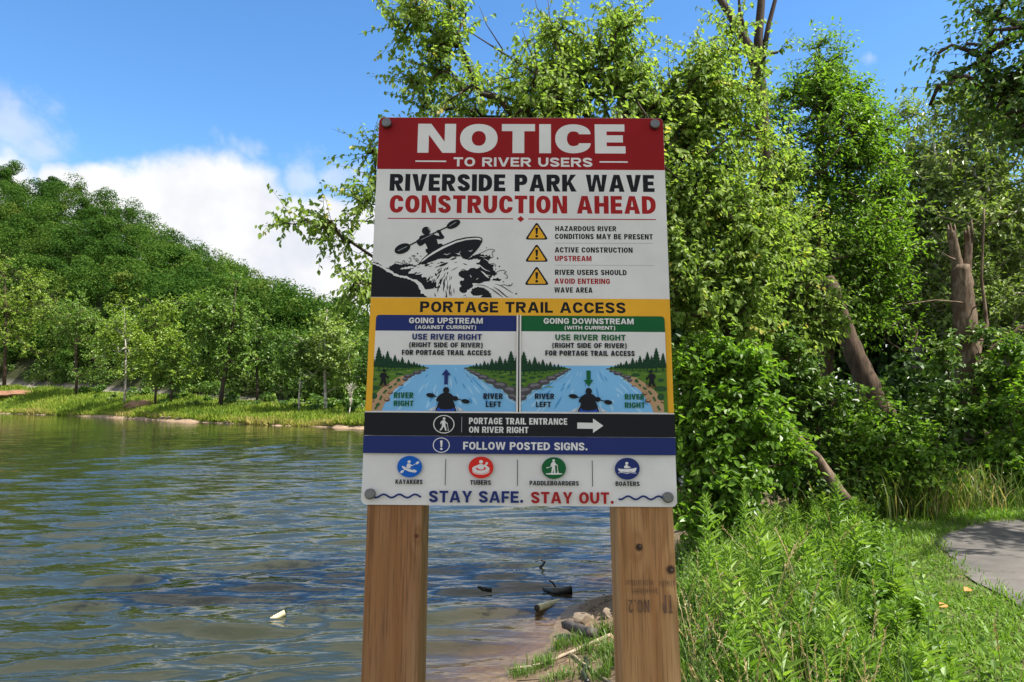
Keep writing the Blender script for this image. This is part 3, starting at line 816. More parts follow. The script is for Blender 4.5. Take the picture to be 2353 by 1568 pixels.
    for (x, yt, yb, hw) in ((1550, 842, 882, 26), (1590, 830, 890, 30), (1635, 803, 905, 42), (1690, 803, 910, 42), (1750, 768, 925, 55), (1800, 790, 920, 45), (1858, 736, 942, 66), (1915, 765, 930, 55), (1975, 698, 952, 80), (2050, 735, 940, 60), (2135, 623, 972, 105), (2215, 690, 950, 70)):
        pine(x, yt, yb, hw)
    for (x, y, a, b) in ((1480, 882, 30, 12), (1530, 908, 36, 17), (1585, 940, 50, 22), (1655, 970, 55, 28), (1735, 1012, 82, 36), (1845, 1068, 86, 40), (1980, 1130, 105, 50), (2120, 1198, 100, 58), (2160, 1290, 66, 42), (2215, 1310, 66, 48)):
        EE(x, y, a, b, I_ROCK); EE(x - 8, y - b * .4, a * .62, b * .34, I_ROCK2); EE(x + a * .3, y - b * .1, a * .3, b * .25, I_ROCK2)
    # trail dashes
    dash = [((165, 1475), (200, 1410)), ((232, 1342), (262, 1280)), ((285, 1245), (330, 1195)), ((362, 1172), (410, 1145)), ((440, 1125), (472, 1100)), ((482, 1075), (505, 1052))]
    for i, (a, b) in enumerate(dash): SS([a, b], 24, I_GREEN)
    PP([(525, 1025), (530, 1075), (470, 1032)], I_GREEN)
    if not mirrored: PP([(225, 1375), (232, 1425), (168, 1405)], I_GREEN)
    # hiker
    EE(280, 1133, 75, 10, I_BROWN)
    EE(300, 917, 25, 23, I_BLACK)
    PP([(262, 948), (320, 948), (340, 990), (366, 1000), (362, 1036), (330, 1012), (314, 1000), (318, 1052), (334, 1130), (304, 1132), (284, 1078), (256, 1132), (224, 1137), (252, 1060), (250, 1012), (228, 1012), (235, 970)], I_BLACK)
    SS([(352, 1005), (358, 1130)], 8, I_BLACK)
    # kayaker, the same way round in both panels
    q = (lambda x, y: (x, y)) if not mirrored else (lambda x, y: (1040 + (x - 1195) * .988, y * .99 + 12))
    QQ = lambda pts, mat: p.poly([q(*c) for c in pts], mat)
    for sgn in (-1, 1):
        for k in range(5):
            x0_ = 1192 + sgn * (158 - k * 4)
            p.stroke([q(x0_, 1425 + k * 20), q(x0_ + sgn * (40 + 8 * k), 1460 + k * 10), q(x0_ + sgn * (130 - k * 18), 1500 + k * 6)], 7, I_WHITE, taper=.05)
    p.ell(*q(1190, 1540), 166, 190, I_WHITE, n=32); p.ell(*q(1190, 1540), 160, 184, I_BLACK, n=32); p.ell(*q(1190, 1560), 146, 170, I_KAYAK, n=32)
    p.ell(*q(1190, 1420), 100, 62, I_BLACK)
    p.ell(*q(1195, 1200), 45, 48, I_BLACK)
    QQ([(1165, 1235), (1228, 1235), (1262, 1250), (1300, 1285), (1340, 1285), (1366, 1302), (1368, 1335), (1335, 1356), (1290, 1345), (1330, 1430), (1280, 1475), (1110, 1475), (1065, 1425), (1088, 1362), (1060, 1366), (1048, 1335), (1080, 1285), (1125, 1250)], I_BLACK)
    p.stroke([q(960, 1272), q(1060, 1292)], 13, I_BLACK); p.stroke([q(1340, 1322), q(1470, 1356)], 13, I_BLACK)
    p.ell(*q(970, 1273), 64, 31, I_BLACK, rot=8); p.ell(*q(1476, 1360), 60, 32, I_BLACK, rot=10)
    p.clip = None
    if not mirrored:
        p.poly([(1197, 893), (1262, 980), (1223, 980), (1220, 1115), (1167, 1115), (1170, 980), (1130, 978)], I_NAVY, 'D')
        T_ = [('RIVER', 262, 395, 721, 760, I_GREEN), ('RIGHT', 260, 396, 777, 815, I_GREEN), ('RIVER', 877, 1010, 727, 766, I_BLACK), ('LEFT', 893, 997, 783, 821, I_BLACK),
              ('GOING UPSTREAM', 366, 873, 209, 248, I_WHITE), ('(AGAINST CURRENT)', 410, 826, 261, 286, I_WHITE), ('USE RIVER RIGHT', 388, 866, 319, 360, I_NAVY),
              ('(RIGHT SIDE OF RIVER)', 368, 871, 378, 412, I_BLACK), ('FOR PORTAGE TRAIL ACCESS', 317, 928, 430, 465, I_BLACK)]
    else:
        p.poly([(1008, 905), (1064, 905), (1063, 1040), (1104, 1040), (1040, 1132), (967, 1040), (1010, 1040)], I_GREEN, 'E')
        T_ = [('RIVER', 1230, 1362, 729, 767, I_BLACK), ('LEFT', 1237, 1340, 785, 822, I_BLACK), ('RIVER', 1846, 1980, 732, 770, I_GREEN), ('RIGHT', 1846, 1984, 789, 827, I_GREEN),
              ('GOING DOWNSTREAM', 1290, 1907, 214, 253, I_WHITE), ('(WITH CURRENT)', 1434, 1780, 266, 291, I_WHITE), ('USE RIVER RIGHT', 1370, 1852, 325, 365, I_GREEN),
              ('(RIGHT SIDE OF RIVER)', 1350, 1858, 383, 417, I_BLACK), ('FOR PORTAGE TRAIL ACCESS', 1302, 1914, 435, 471, I_BLACK)]
    p.build('downstream_panel' if mirrored else 'upstream_panel', board)
    sets = (('bank_lettering', T_[0:2]), ('bank_lettering', T_[2:4]), ('heading_lettering', T_[4:6]), ('instruction_lettering', T_[6:9]))
    for nm, part in sets:
        t = Print('B')
        for (tx, a, b, c, d, mm) in part: t.text(tx, a, b, c, d, mm, .25, gap=.12)
        t.build(nm, board)
panel('D', False); panel('E', True)
p = Print('B')
xa, xb = UV('B', 1104, 500)[0], UV('B', 1135, 500)[0]; xm = UV('B', 1120, 520)[0]
tp = UV('B', 1120, 192)[1]
p.raw([[(xa, yB), (xb, yB), (xb, tp), (xa, tp)]], I_WHITE); p.up()
p.raw([[(xm - .0011, yB), (xm + .0011, yB), (xm + .0011, tp), (xm - .0011, tp)]], I_BLACK); p.up()
p.build('panel_divider', board)

# --- black and navy bands
p = Print('B')
y0, y1, y2, y3 = band_edge(858, 871, 'B'), band_edge(1015, 1028, 'B'), band_edge(1020, 1032, 'B'), band_edge(1138, 1151, 'B')
p.raw([[(-E_, y0 - .0003), (E_, y0 - .0003), (E_, yB + .0001), (-E_, yB + .0001)]], I_WHITE); p.up()
p.raw([[(-E_, y1), (E_, y1), (E_, y0), (-E_, y0)]], I_BLACK); p.up()
p.build('black_band', board)
p = Print('B')
p.raw([[(-E_, y3), (E_, y3), (E_, y2), (-E_, y2)]], I_NAVY); p.up()
p.build('navy_band', board)
p = Print('G')
p.ell(1179, 178, 148, 128, I_WHITE, n=48, hole=.915)
p.ell(1183, 99, 18, 17, I_WHITE)
p.poly([(1160, 125), (1185, 120), (1198, 128), (1210, 152), (1232, 162), (1230, 172), (1204, 166), (1198, 158), (1200, 190), (1212, 232), (1216, 265), (1196, 268), (1192, 238), (1174, 206), (1160, 236), (1138, 266), (1118, 260), (1144, 226), (1155, 190), (1152, 152), (1148, 150), (1142, 178), (1130, 176), (1136, 140)], I_WHITE)
p.stroke([(1226, 160), (1242, 262)], 6, I_WHITE); p.poly([(1228, 256), (1250, 258), (1248, 266), (1228, 264)], I_WHITE)
p.stroke([(1430, 75), (1426, 290)], 6, I_GREY)
p.text('PORTAGE TRAIL ENTRANCE', 778, 1452, 897, 941, I_WHITE, .225, zoom='B', gap=.11)
p.text('ON RIVER RIGHT', 778, 1186, 957, 999, I_WHITE, .225, zoom='B', gap=.11)
p.poly([(1520, 928), (1628, 930), (1628, 900), (1698, 950), (1628, 999), (1628, 971), (1520, 969)], I_WHITE, 'B')
p.build('trail_entrance_lettering', board)
p = Print('G')
p.ell(1143, 469, 118, 106, I_WHITE, n=48, hole=.90)
p.poly([(1126, 410), (1134, 404), (1152, 404), (1162, 410), (1154, 492), (1148, 500), (1140, 500), (1134, 492)], I_WHITE); p.ell(1143, 522, 17, 15, I_WHITE)
p.build('exclamation_symbol', board)
p = Print('G')
p.text('FOLLOW POSTED SIGNS.', 738, 1590, 1063, 1116, I_WHITE, .245, zoom='B', gap=.11)
p.build('follow_signs_lettering', board)
# --- user icons
p = Print('G')
p.ell(701, 770, 173, 150, I_BLUE, n=48)
p.ell(694, 701, 23, 20, I_WHITE)
p.poly([(590, 760), (612, 762), (640, 775), (662, 788), (690, 800), (720, 800), (770, 810), (800, 826), (800, 840), (780, 852), (740, 848), (690, 838), (650, 818), (620, 806), (600, 785)], I_WHITE)
p.poly([(668, 730), (690, 724), (712, 732), (728, 746), (740, 752), (738, 764), (716, 760), (714, 796), (690, 802), (664, 790), (656, 762)], I_WHITE)
p.stroke([(640, 800), (720, 790)], 5, I_BLUE); p.stroke([(700, 798), (756, 816)], 9, I_BLUE)
p.stroke([(600, 830), (668, 795)], 6, I_WHITE); p.stroke([(730, 760), (800, 722)], 7, I_WHITE)
p.ell(595, 840, 28, 17, I_WHITE, rot=-35); p.ell(810, 717, 28, 17, I_WHITE, rot=-35)
p.build('kayaker_icon', board)
p = Print('G')
p.ell(1697, 780, 173, 152, I_REDI, n=48)
p.ell(1695, 830, 122, 52, I_WHITE); p.stroke([(1572, 812), (1600, 850), (1695, 872), (1790, 848), (1818, 812)], 7, I_REDI); p.ell(1695, 800, 122, 54, I_WHITE); p.ell(1695, 794, 72, 28, I_REDI)
p.ell(1697, 702, 28, 25, I_WHITE)
p.poly([(1650, 745), (1680, 734), (1715, 734), (1740, 748), (1762, 730), (1762, 712), (1775, 702), (1795, 712), (1792, 728), (1772, 752), (1740, 772), (1736, 802), (1700, 810), (1655, 800), (1650, 775), (1640, 792), (1630, 786)], I_WHITE)
p.build('tuber_icon', board)
p = Print('H')
p.ell(584, 788, 169, 152, I_GREEN, n=48)
p.ell(581, 683, 18, 18, I_WHITE)
p.ell(586, 868, 120, 12, I_WHITE)
p.poly([(556, 708), (581, 702), (604, 708), (614, 735), (632, 742), (630, 754), (606, 750), (598, 740), (600, 785), (606, 858), (586, 858), (579, 800), (566, 858), (546, 858), (558, 785), (556, 745), (550, 770), (538, 764), (544, 730)], I_WHITE)
p.stroke([(484, 784), (548, 768)], 7, I_WHITE); p.ell(494, 783, 14, 8, I_WHITE, rot=-14); p.stroke([(630, 740), (642, 862)], 8, I_WHITE); p.ell(641, 850, 9, 20, I_WHITE)
p.build('paddleboarder_icon', board)
p = Print('H')
p.ell(1607, 796, 174, 152, I_NAVY, n=48)
p.ell(1600, 721, 22, 20, I_WHITE)
p.poly([(1562, 788), (1566, 758), (1585, 744), (1606, 744), (1622, 760), (1640, 768), (1655, 772), (1652, 784), (1628, 780), (1620, 792)], I_WHITE)
p.poly([(1478, 792), (1510, 798), (1600, 802), (1690, 792), (1736, 780), (1732, 812), (1715, 842), (1690, 846), (1650, 836), (1610, 848), (1560, 838), (1510, 842), (1488, 822)], I_WHITE)
p.stroke([(1480, 856), (1520, 850), (1560, 852), (1606, 862), (1650, 850), (1690, 856), (1735, 856)], 7, I_WHITE)
p.build('boater_icon', board)
for (tx, a, b, c, d) in (('KAYAKERS', 274, 460, 1319, 1350), ('TUBERS', 786, 929, 1323, 1355), ('PADDLEBOARDERS', 1193, 1531, 1328, 1359), ('BOATERS', 1782, 1947, 1331, 1362)):
    p = Print('B')
    p.text(tx, a, b, c, d, I_BLACK, .255, gap=.10)
    p.build('icon_lettering', board)
for pts in ([(620, 1178), (615, 1358)], [(1111, 1182), (1110, 1363)], [(1622, 1187), (1625, 1366)]):
    p = Print('B')
    p.stroke(pts, 5, I_BLACK)
    p.build('divider_line', board)
p = Print('B')
p.text('STAY SAFE.', 503, 1150, 1397, 1477, I_NAVY, .25, gap=.115)
p.text('STAY OUT.', 1203, 1770, 1404, 1483, I_RED2, .25, gap=.115)
p.stroke([(110 + k * 340 / 24, 1432 - 11 * math.cos(k * math.pi * 2 / 7.6 - 4.9)) for k in range(25)], 13, I_NAVY)
p.stroke([(1803 + k * 330 / 24, 1443 - 11 * math.cos(k * math.pi * 2 / 7.6 - 3.9)) for k in range(25)], 13, I_NAVY)
p.build('stay_safe_lettering', board)

# --- bolts
M_BOLT = plain('bolt steel', (.16, .16, .15), rough=.42, metal=.85, mottle=.25, scale=400)
def bolt(u, v):
    bm = bmesh.new()
    prof = [(0, .0088), (.0068, .0088), (.0080, .0082), (.0084, .0072), (.0084, .0012), (.0080, 0), (0, 0)]
    n = 28; rings = []
    for r_, h in prof:
        rings.append([bm.verts.new((r_ * math.cos(k / n * 2 * math.pi), r_ * math.sin(k / n * 2 * math.pi), h)) for k in range(n)] if r_ else [bm.verts.new((0, 0, h))])
    for a, b in zip(rings, rings[1:]):
        for k in range(n):
            k2 = (k + 1) % n
            if len(a) == 1: bm.faces.new((a[0], b[k], b[k2]))
            elif len(b) == 1: bm.faces.new((a[k], b[0], a[k2]))
            else: bm.faces.new((a[k], b[k], b[k2], a[k2]))
    bmesh.ops.recalc_face_normals(bm, faces=bm.faces)
    me = bpy.data.meshes.new('bolt'); bm.to_mesh(me); bm.free()
    for f in me.polygons: f.use_smooth = len(f.vertices) == 4 and abs(f.normal.z) < .5
    o = link('bolt', me, M_BOLT, sign)
    o.matrix_local = SIGN_L @ SIGN_M @ Matrix.Translation((u, v, .0012))
for q in (UV('A', 225, 122), UV('A', 2140, 130), UV('B', 102, 1418), UV('B', 2140, 1440)): bolt(*q)

# --- posts
def wood(name, knots, dark, lightc, darkc):
    m, T, b = new_mat(name)
    tc = T.n('ShaderNodeTexCoord')
    sp = T.n('ShaderNodeSeparateXYZ'); T.l(tc.outputs['Object'], sp.inputs[0])
    x, y, z = sp.outputs
    mp = T.n('ShaderNodeMapping'); mp.inputs['Scale'].default_value = (1, 1, 0.10); T.l(tc.outputs['Object'], mp.inputs['Vector'])
    warp = T.noise(mp.outputs[0], 14, 3, 0.5)
    ph = T.math('ADD', T.math('MULTIPLY', T.math('ABSOLUTE', T.math('ADD', x, T.math('MULTIPLY', T.math('SUBTRACT', warp, 0.5), 0.030))), 210.0), T.math('MULTIPLY', z, 9.0))
    ph = T.math('ADD', ph, T.math('MULTIPLY', y, 120.0))
    kmask = None
    for (kx, kz, r_) in knots:
        dx = T.math('SUBTRACT', x, kx); dz = T.math('MULTIPLY', T.math('SUBTRACT', z, kz), 0.45)
        d2 = T.math('ADD', T.math('MULTIPLY', dx, dx), T.math('MULTIPLY', dz, dz))
        g = T.math('POWER', 2.718, T.math('DIVIDE', T.math('MULTIPLY', d2, -1.0), (2.3 * r_) ** 2))
        ph = T.math('ADD', ph, T.math('MULTIPLY', g, 7.0))
        dzz = T.math('SUBTRACT', z, kz)
        dd = T.math('SQRT', T.math('ADD', T.math('MULTIPLY', dx, dx), T.math('MULTIPLY', dzz, dzz)))
        km = T.smooth(dd, r_ * 1.25, r_ * .55)
        kmask = km if kmask is None else T.math('MAXIMUM', kmask, km)
    rings = T.math('ADD', T.math('MULTIPLY', T.math('SINE', ph), 0.5), 0.5)
    rings = T.math('POWER', rings, 2.2)
    mp2 = T.n('ShaderNodeMapping'); mp2.inputs['Scale'].default_value = (1, 1, 0.03); T.l(tc.outputs['Object'], mp2.inputs['Vector'])
    fine = T.noise(mp2.outputs[0], 420, 3, 0.6)
    broad = T.noise(mp.outputs[0], 9, 4, 0.55)
    c = T.mix(T.math('MULTIPLY', rings, 0.55), lightc, darkc)
    c = T.mix(T.math('MULTIPLY', T.smooth(broad, .45, .66), .60), c, (.29, .105, .030))
    c = T.mix(T.math('MULTIPLY', T.smooth(fine, .47, .68), .55), c, tuple(k * .5 for k in darkc))
    if kmask is not None: c = T.mix(T.math('MULTIPLY', kmask, .9), c, dark)
    T.l(c, b.inputs['Base Color'])
    b.inputs['Roughness'].default_value = .72; b.inputs['Specular IOR Level'].default_value = .25
    bp = T.n('ShaderNodeBump'); bp.inputs['Strength'].default_value = .35; bp.inputs['Distance'].default_value = .002
    T.l(T.math('ADD', fine, T.math('MULTIPLY', rings, .6)), bp.inputs['Height']); T.l(bp.outputs[0], b.inputs['Normal'])
    return m
M_WOODL = wood('brown timber', [(.036, -.048, .004)], (.10, .03, .015), (.35, .195, .090), (.19, .090, .036))
M_WOODR = wood('pale timber', [(-.012, -.062, .0062), (.036, -.0955, .0075)], (.035, .016, .010), (.56, .33, .145), (.30, .150, .056))

def post(u0, u1, roll, mat, name, label):
    w = u1 - u0
    bm = bmesh.new()
    bmesh.ops.create_cube(bm, size=1)
    top, bot = BH - .012, -1.62      # measured from the board's lower edge
    bmesh.ops.scale(bm, vec=(w, w, top - bot), verts=bm.verts)
    bmesh.ops.translate(bm, vec=(0, 0, (top + bot) / 2), verts=bm.verts)
    bmesh.ops.bevel(bm, geom=[e for e in bm.edges if abs(e.verts[0].co.z - e.verts[1].co.z) > .1], offset=.0035, segments=3, profile=.5, affect='EDGES')
    me = bpy.data.meshes.new(name); bm.to_mesh(me); bm.free()
    o = link(name, me, mat, sign)
    # local frame: x across, y away from the viewer, z up the board
    M = SIGN_M @ Matrix.Translation(((u0 + u1) / 2, -BH / 2, -.0034 - w / 2)) @ Matrix(((1, 0, 0, 0), (0, 0, 1, 0), (0, -1, 0, 0), (0, 0, 0, 1))) @ Matrix.Rotation(roll, 4, 'Y')
    o.matrix_local = SIGN_L @ M
    o['label'] = label
    return o
postL = post(-.2412, -.1530, R(-.6), M_WOODL, 'wooden_post', 'darker plain timber post')
postR = post(.1550, .2442, R(-.75), M_WOODR, 'wooden_post', 'paler timber post with knots and a lumber stamp')
# knots stand out as small raised discs of end grain
M_KNOT = plain('knot', (.030, .014, .010), rough=.8, mottle=.6, scale=260)
M_KNOT2 = plain('knot heart', (.13, .085, .055), rough=.8, mottle=.5, scale=300)
M_STAMP = plain('stamp ink', (.135, .070, .042), rough=.8, mottle=.45, scale=90)
class PostPrint(Print):
    pass
def knot(po, x, z, r_):
    s = Print('S'); hh = (postR if po is postR else postL)
    pts = [(x + r_ * (1 + .12 * math.sin(3 * t)) * math.cos(t), z + r_ * 1.1 * (1 + .1 * math.cos(2 * t)) * math.sin(t)) for t in np.linspace(0, 2 * math.pi, 22)[:-1]]
    s.raw([pts], M_KNOT); s.up()
    s.raw([[(x + .0008 + (a - x) * .45, z + .0004 + (b - z) * .45) for a, b in pts]], M_KNOT2); s.up()
    return s
def on_face(s, name, po, w, mat_i=None):
    o = s.build(name, po)
    for v in o.data.vertices: v.co = (v.co.x, -w / 2 - .0001 - (v.co.z - .00006), v.co.y)
    return o
s = knot(postR, -.0115, -.060, .0036); on_face(s, 'knot', postR, .0892)
s = knot(postR, .0360, -.0955, .0040); on_face(s, 'knot', postR, .0892)
# lumber stamp, printed upside down
s = Print('S')
def stamp_text(body, xr, yt, cap, width, wt):
    """upside-down text whose first letter is at the right end xr; yt is the upper edge"""
    lead = lambda c: wt if c in 'I' else (wt * 1.12 if c == '.' else None)
    fixed = sum((lead(c) or 0) for c in body) + .13 * (len(body) - 1); var = sum(GW[c] for c in body if lead(c) is None)
    k = max(.3, (width / cap - fixed) / var); x = 0
    for c in body:
        w = lead(c) or GW[c] * k
        for loops in (glyph(c, w, wt, wt * .8) if c != ' ' else []):
            s.raw([type(lp)((xr - (x + px) * cap, yt - py * cap) for px, py in lp) for lp in loops], M_STAMP)
        x += w + .13
    s.up()
stamp_text('NO.2', -.0005, -.139, .0185, .0320, .13)
stamp_text('TP', .0350, -.132, .0265, .0150, .10)
rs = np.random.default_rng(3)
for row, (y_, x0_, x1_) in enumerate(((-.110, -.034, .008), (-.111, .017, .038), (-.122, -.026, .012))):
    x = x0_
    while x < x1_:
        h_ = rs.uniform(.0065, .0095); w_ = rs.uniform(.0006, .0011)
        s.raw([[(x, y_ - h_), (x + w_, y_ - h_), (x + w_, y_), (x, y_)]], M_STAMP)
        if rs.random() < .55:
            yy = y_ - h_ * rs.choice([.05, .5, .95]); s.raw([[(x + w_, yy - .0007), (x + .0024, yy - .0007), (x + .0024, yy), (x + w_, yy)]], M_STAMP)
        x += rs.uniform(.0022, .0036)
    s.up()
on_face(s, 'lumber_stamp', postR, .0892)

# ================================================================== GROUND, RIVER, FAR BANK
WATER_Z = -1.0
SH_P, SH_D = np.array([-0.1, 6.15]), np.array([0.417, 0.909])
SH_N = np.array([0.909, -0.417])

def shore_s(x, y):
    """metres inland from the near waterline"""
    x = np.asarray(x, float); y = np.asarray(y, float)
    s = (x - SH_P[0]) * SH_N[0] + (y - SH_P[1]) * SH_N[1]
    t = (x - SH_P[0]) * SH_D[0] + (y - SH_P[1]) * SH_D[1]
    return s + .22 * np.sin(t * .9 + .6) + .10 * np.sin(t * 2.7 + 1.0) + .5 * (vnoise(x, y, .5, 3) - .5)

def near_z(x, y):
    s = shore_s(x, y)
    z = np.interp(s, [-60, -14, -5, -1.2, 0, .35, .9, 1.6, 2.4, 3.3, 12, 60, 400], [-9, -4, -2.3, -1.22, -1.0, -.90, -.74, -.48, -.22, -.02, .02, .6, 6])
    return z + .07 * (vnoise(x, y, 1.3, 1) - .5) + .03 * (vnoise(x, y, 4.0, 2) - .5)

def spaced(lo, hi, fine, centre, ratio=1.03):
    a = [centre]; st = fine
    while a[-1] < hi: a.append(a[-1] + st); st *= ratio
    b = [centre]; st = fine
    while b[-1] > lo: b.append(b[-1] - st); st *= ratio
    return np.array(sorted(set(b + a)))

# ---- near ground: mud at the waterline, then soil and turf
def ground_mat():
    m, T, b = new_mat('bank soil and turf')
    g = T.n('ShaderNodeNewGeometry')
    pos = g.outputs['Position']
    sp = T.n('ShaderNodeSeparateXYZ'); T.l(pos, sp.inputs[0])
    n1 = T.noise(pos, 2.2, 6, .6); n2 = T.noise(pos, 14, 6, .65); n3 = T.noise(pos, 60, 4, .6)
    mud = T.mix(T.ramp(n2, [(.3, 0.), (.7, 1.)]), (.10, .068, .042), (.20, .14, .092))
    soil = T.mix(T.ramp(n2, [(.35, 0.), (.65, 1.)]), (.10, .066, .038), (.22, .155, .10))
    turf = T.mix(T.ramp(n3, [(.3, 0.), (.7, 1.)]), (.055, .072, .022), (.11, .12, .042))
    turf = T.mix(T.smooth(n1, .58, .72), turf, (.23, .165, .105))
    hz = T.math('ADD', sp.outputs[2], T.math('MULTIPLY', T.math('SUBTRACT', n1, .5), .35))
    c = T.mix(T.smooth(hz, -.93, -.72), mud, soil)
    c = T.mix(T.smooth(hz, -.32, -.10), c, turf)
    T.l(c, b.inputs['Base Color'])
    wet = T.smooth(sp.outputs[2], -.88, -.98)
    T.l(T.math('SUBTRACT', .9, T.math('MULTIPLY', wet, .55)), b.inputs['Roughness'])
    b.inputs['Specular IOR Level'].default_value = .3
    bp = T.n('ShaderNodeBump'); bp.inputs['Strength'].default_value = .6; bp.inputs['Distance'].default_value = .03
    T.l(T.math('ADD', n2, T.math('MULTIPLY', n3, .5)), bp.inputs['Height']); T.l(bp.outputs[0], b.inputs['Normal'])
    return m
gx = spaced(-14, 420, .10, 1.2, 1.025); gy = spaced(-30, 420, .10, 5.0, 1.025)
GX, GY = np.meshgrid(gx, gy)
ground = tag(link('ground', grid_mesh('ground', GX, GY, near_z(GX, GY)), ground_mat()), kind='structure')

# ---- asphalt path that comes along the bank and bends away behind the grass
def path_pts():
    c = [(4.1, 0.5), (4.35, 2.6), (4.75, 4.6), (5.2, 6.3), (5.75, 7.35), (7.2, 7.85), (10, 8.1), (15, 9.0), (24, 13)]
    P = np.array(c, float); out = []
    for i in range(len(P) - 1):
        p0, p1, p2, p3 = P[max(i - 1, 0)], P[i], P[i + 1], P[min(i + 2, len(P) - 1)]
        for f in np.linspace(0, 1, 8, endpoint=False):
            out.append(.5 * (2 * p1 + (p2 - p0) * f + (2 * p0 - 5 * p1 + 4 * p2 - p3) * f * f + (3 * p1 - p0 - 3 * p2 + p3) * f ** 3))
    return np.array(out)
PATH = path_pts(); PATH_W = 1.05
def path_mat():
    m, T, b = new_mat('worn asphalt')
    g = T.n('ShaderNodeNewGeometry'); pos = g.outputs['Position']
    n1 = T.noise(pos, 1.6, 5, .6); n2 = T.noise(pos, 150, 3, .7)
    c = T.mix(T.ramp(n1, [(.35, 0.), (.65, 1.)]), (.075, .068, .062), (.135, .122, .11))
    c = T.mix(T.math('MULTIPLY', T.smooth(n2, .45, .7), .5), c, (.06, .058, .055))
    v = T.n('ShaderNodeTexVoronoi', feature='DISTANCE_TO_EDGE'); v.inputs['Scale'].default_value = .9
    wv = T.n('ShaderNodeVectorMath', operation='ADD'); T.l(pos, wv.inputs[0])
    nn = T.n('ShaderNodeTexNoise'); nn.inputs['Scale'].default_value = 2.5; T.l(pos, nn.inputs['Vector']); T.l(nn.outputs['Color'], wv.inputs[1]); T.l(wv.outputs[0], v.inputs['Vector'])
    c = T.mix(T.math('MULTIPLY', T.smooth(v.outputs['Distance'], .010, .003), .6), c, (.05, .045, .042))
    T.l(c, b.inputs['Base Color']); b.inputs['Roughness'].default_value = .9
    bp = T.n('ShaderNodeBump'); bp.inputs['Strength'].default_value = .4; bp.inputs['Distance'].default_value = .006
    T.l(n2, bp.inputs['Height']); T.l(bp.outputs[0], b.inputs['Normal'])
    return m
tn = unit(np.gradient(PATH, axis=0)); nn_ = np.stack([tn[:, 1], -tn[:, 0]], 1)
off = np.linspace(-1, 1, 9)
wv_ = PATH_W + .22 * (vnoise(np.arange(len(PATH)) * .9, np.zeros(len(PATH)), 1.0, 8) - .5)
PX = PATH[:, 0, None] + nn_[:, 0, None] * off[None] * wv_[:, None]; PY = PATH[:, 1, None] + nn_[:, 1, None] * off[None] * wv_[:, None]
PX += .05 * (vnoise(PX, PY, 3.1, 5) - .5); PY += .05 * (vnoise(PX, PY, 3.1, 6) - .5)
tag(link('path', grid_mesh('path', PX, PY, np.maximum(near_z(PX, PY), -.01) + .022 - .022 * np.abs(off)[None] ** 4), path_mat()), kind='structure')
def path_dist(x, y):
    x = np.asarray(x); y = np.asarray(y)
    return np.sqrt(((x[:, None] - PATH[None, :, 0]) ** 2 + (y[:, None] - PATH[None, :, 1]) ** 2).min(1))

# ---- the far side of the river, laid out along sight lines k = X / Y
K_ = np.array([-3.2, -1.8, -1.2, -.9, -.75, -.62, -.495, -.367, -.218, -.08, .08, .25, .45, .7, 1.2])
D0_ = np.array([170, 150, 112, 98, 90.6, 78.4, 64.7, 56.7, 51, 48, 50, 57, 70, 95, 160])
ROADZ_ = np.array([5.5, 5.5, 4.4, 3.6, 3.05, 2.2, 1.35, .75, .05, -.1, -.1, 0, 0, 0, 0])
RID_D = np.array([290, 260, 225, 200, 185, 172, 160, 150, 138, 130, 128, 130, 140, 170, 240])
RID_Z = np.array([66, 66, 64, 60, 54, 42, 27.5, 14, 3.0, .8, .6, .6, .6, .6, .6])
D0 = lambda k: np.interp(k, K_, D0_)
def far_z(k, Y):
    k = np.asarray(k, float); Y = np.asarray(Y, float)
    d = Y - D0(k)
    d = d + (1.6 * (vnoise(k * 55, k * 0, 1.0, 9) - .5) + .7 * (vnoise(k * 170, k * 0, 1.0, 12) - .5)) * np.clip(1.5 - np.abs(d) / 5, 0, 1)
    rz = np.interp(k, K_, ROADZ_); rd = np.interp(k, K_, RID_D) - D0(k); hz = np.interp(k, K_, RID_Z)
    gb = np.where(rz > 0, .86 * rz, .45 * rz) - .15
    z = np.where(d < 0, -1.0 + .30 * d, 0)
    z = np.where((d >= 0) & (d < 2.2), -1.0 + .42 * (d / 2.2) ** .8, z)
    z = np.where((d >= 2.2) & (d < 15), -.58 + (gb + .58) * ((d - 2.2) / 12.8) ** .9, z)
    th = .06 + .11 * np.clip(rz, 0, 3)
    z = np.where((d >= 15) & (d < 18), gb + (np.maximum(rz, gb + th) - gb) * (d - 15) / 3, z)
    rz2 = np.maximum(rz, gb + th)
    z = np.where((d >= 18) & (d < 24), rz2, z)
    v = np.clip((d - 24) / np.maximum(rd - 24, 1), 0, 1)
    z = np.where(d >= 24, rz2 + np.maximum(hz - rz2, .3) * (v ** .92), z)
    z = np.where(d > rd, np.maximum(rz2 + np.maximum(hz - rz2, .3) - .25 * (d - rd), -2), z)
    return np.maximum(z, -6)
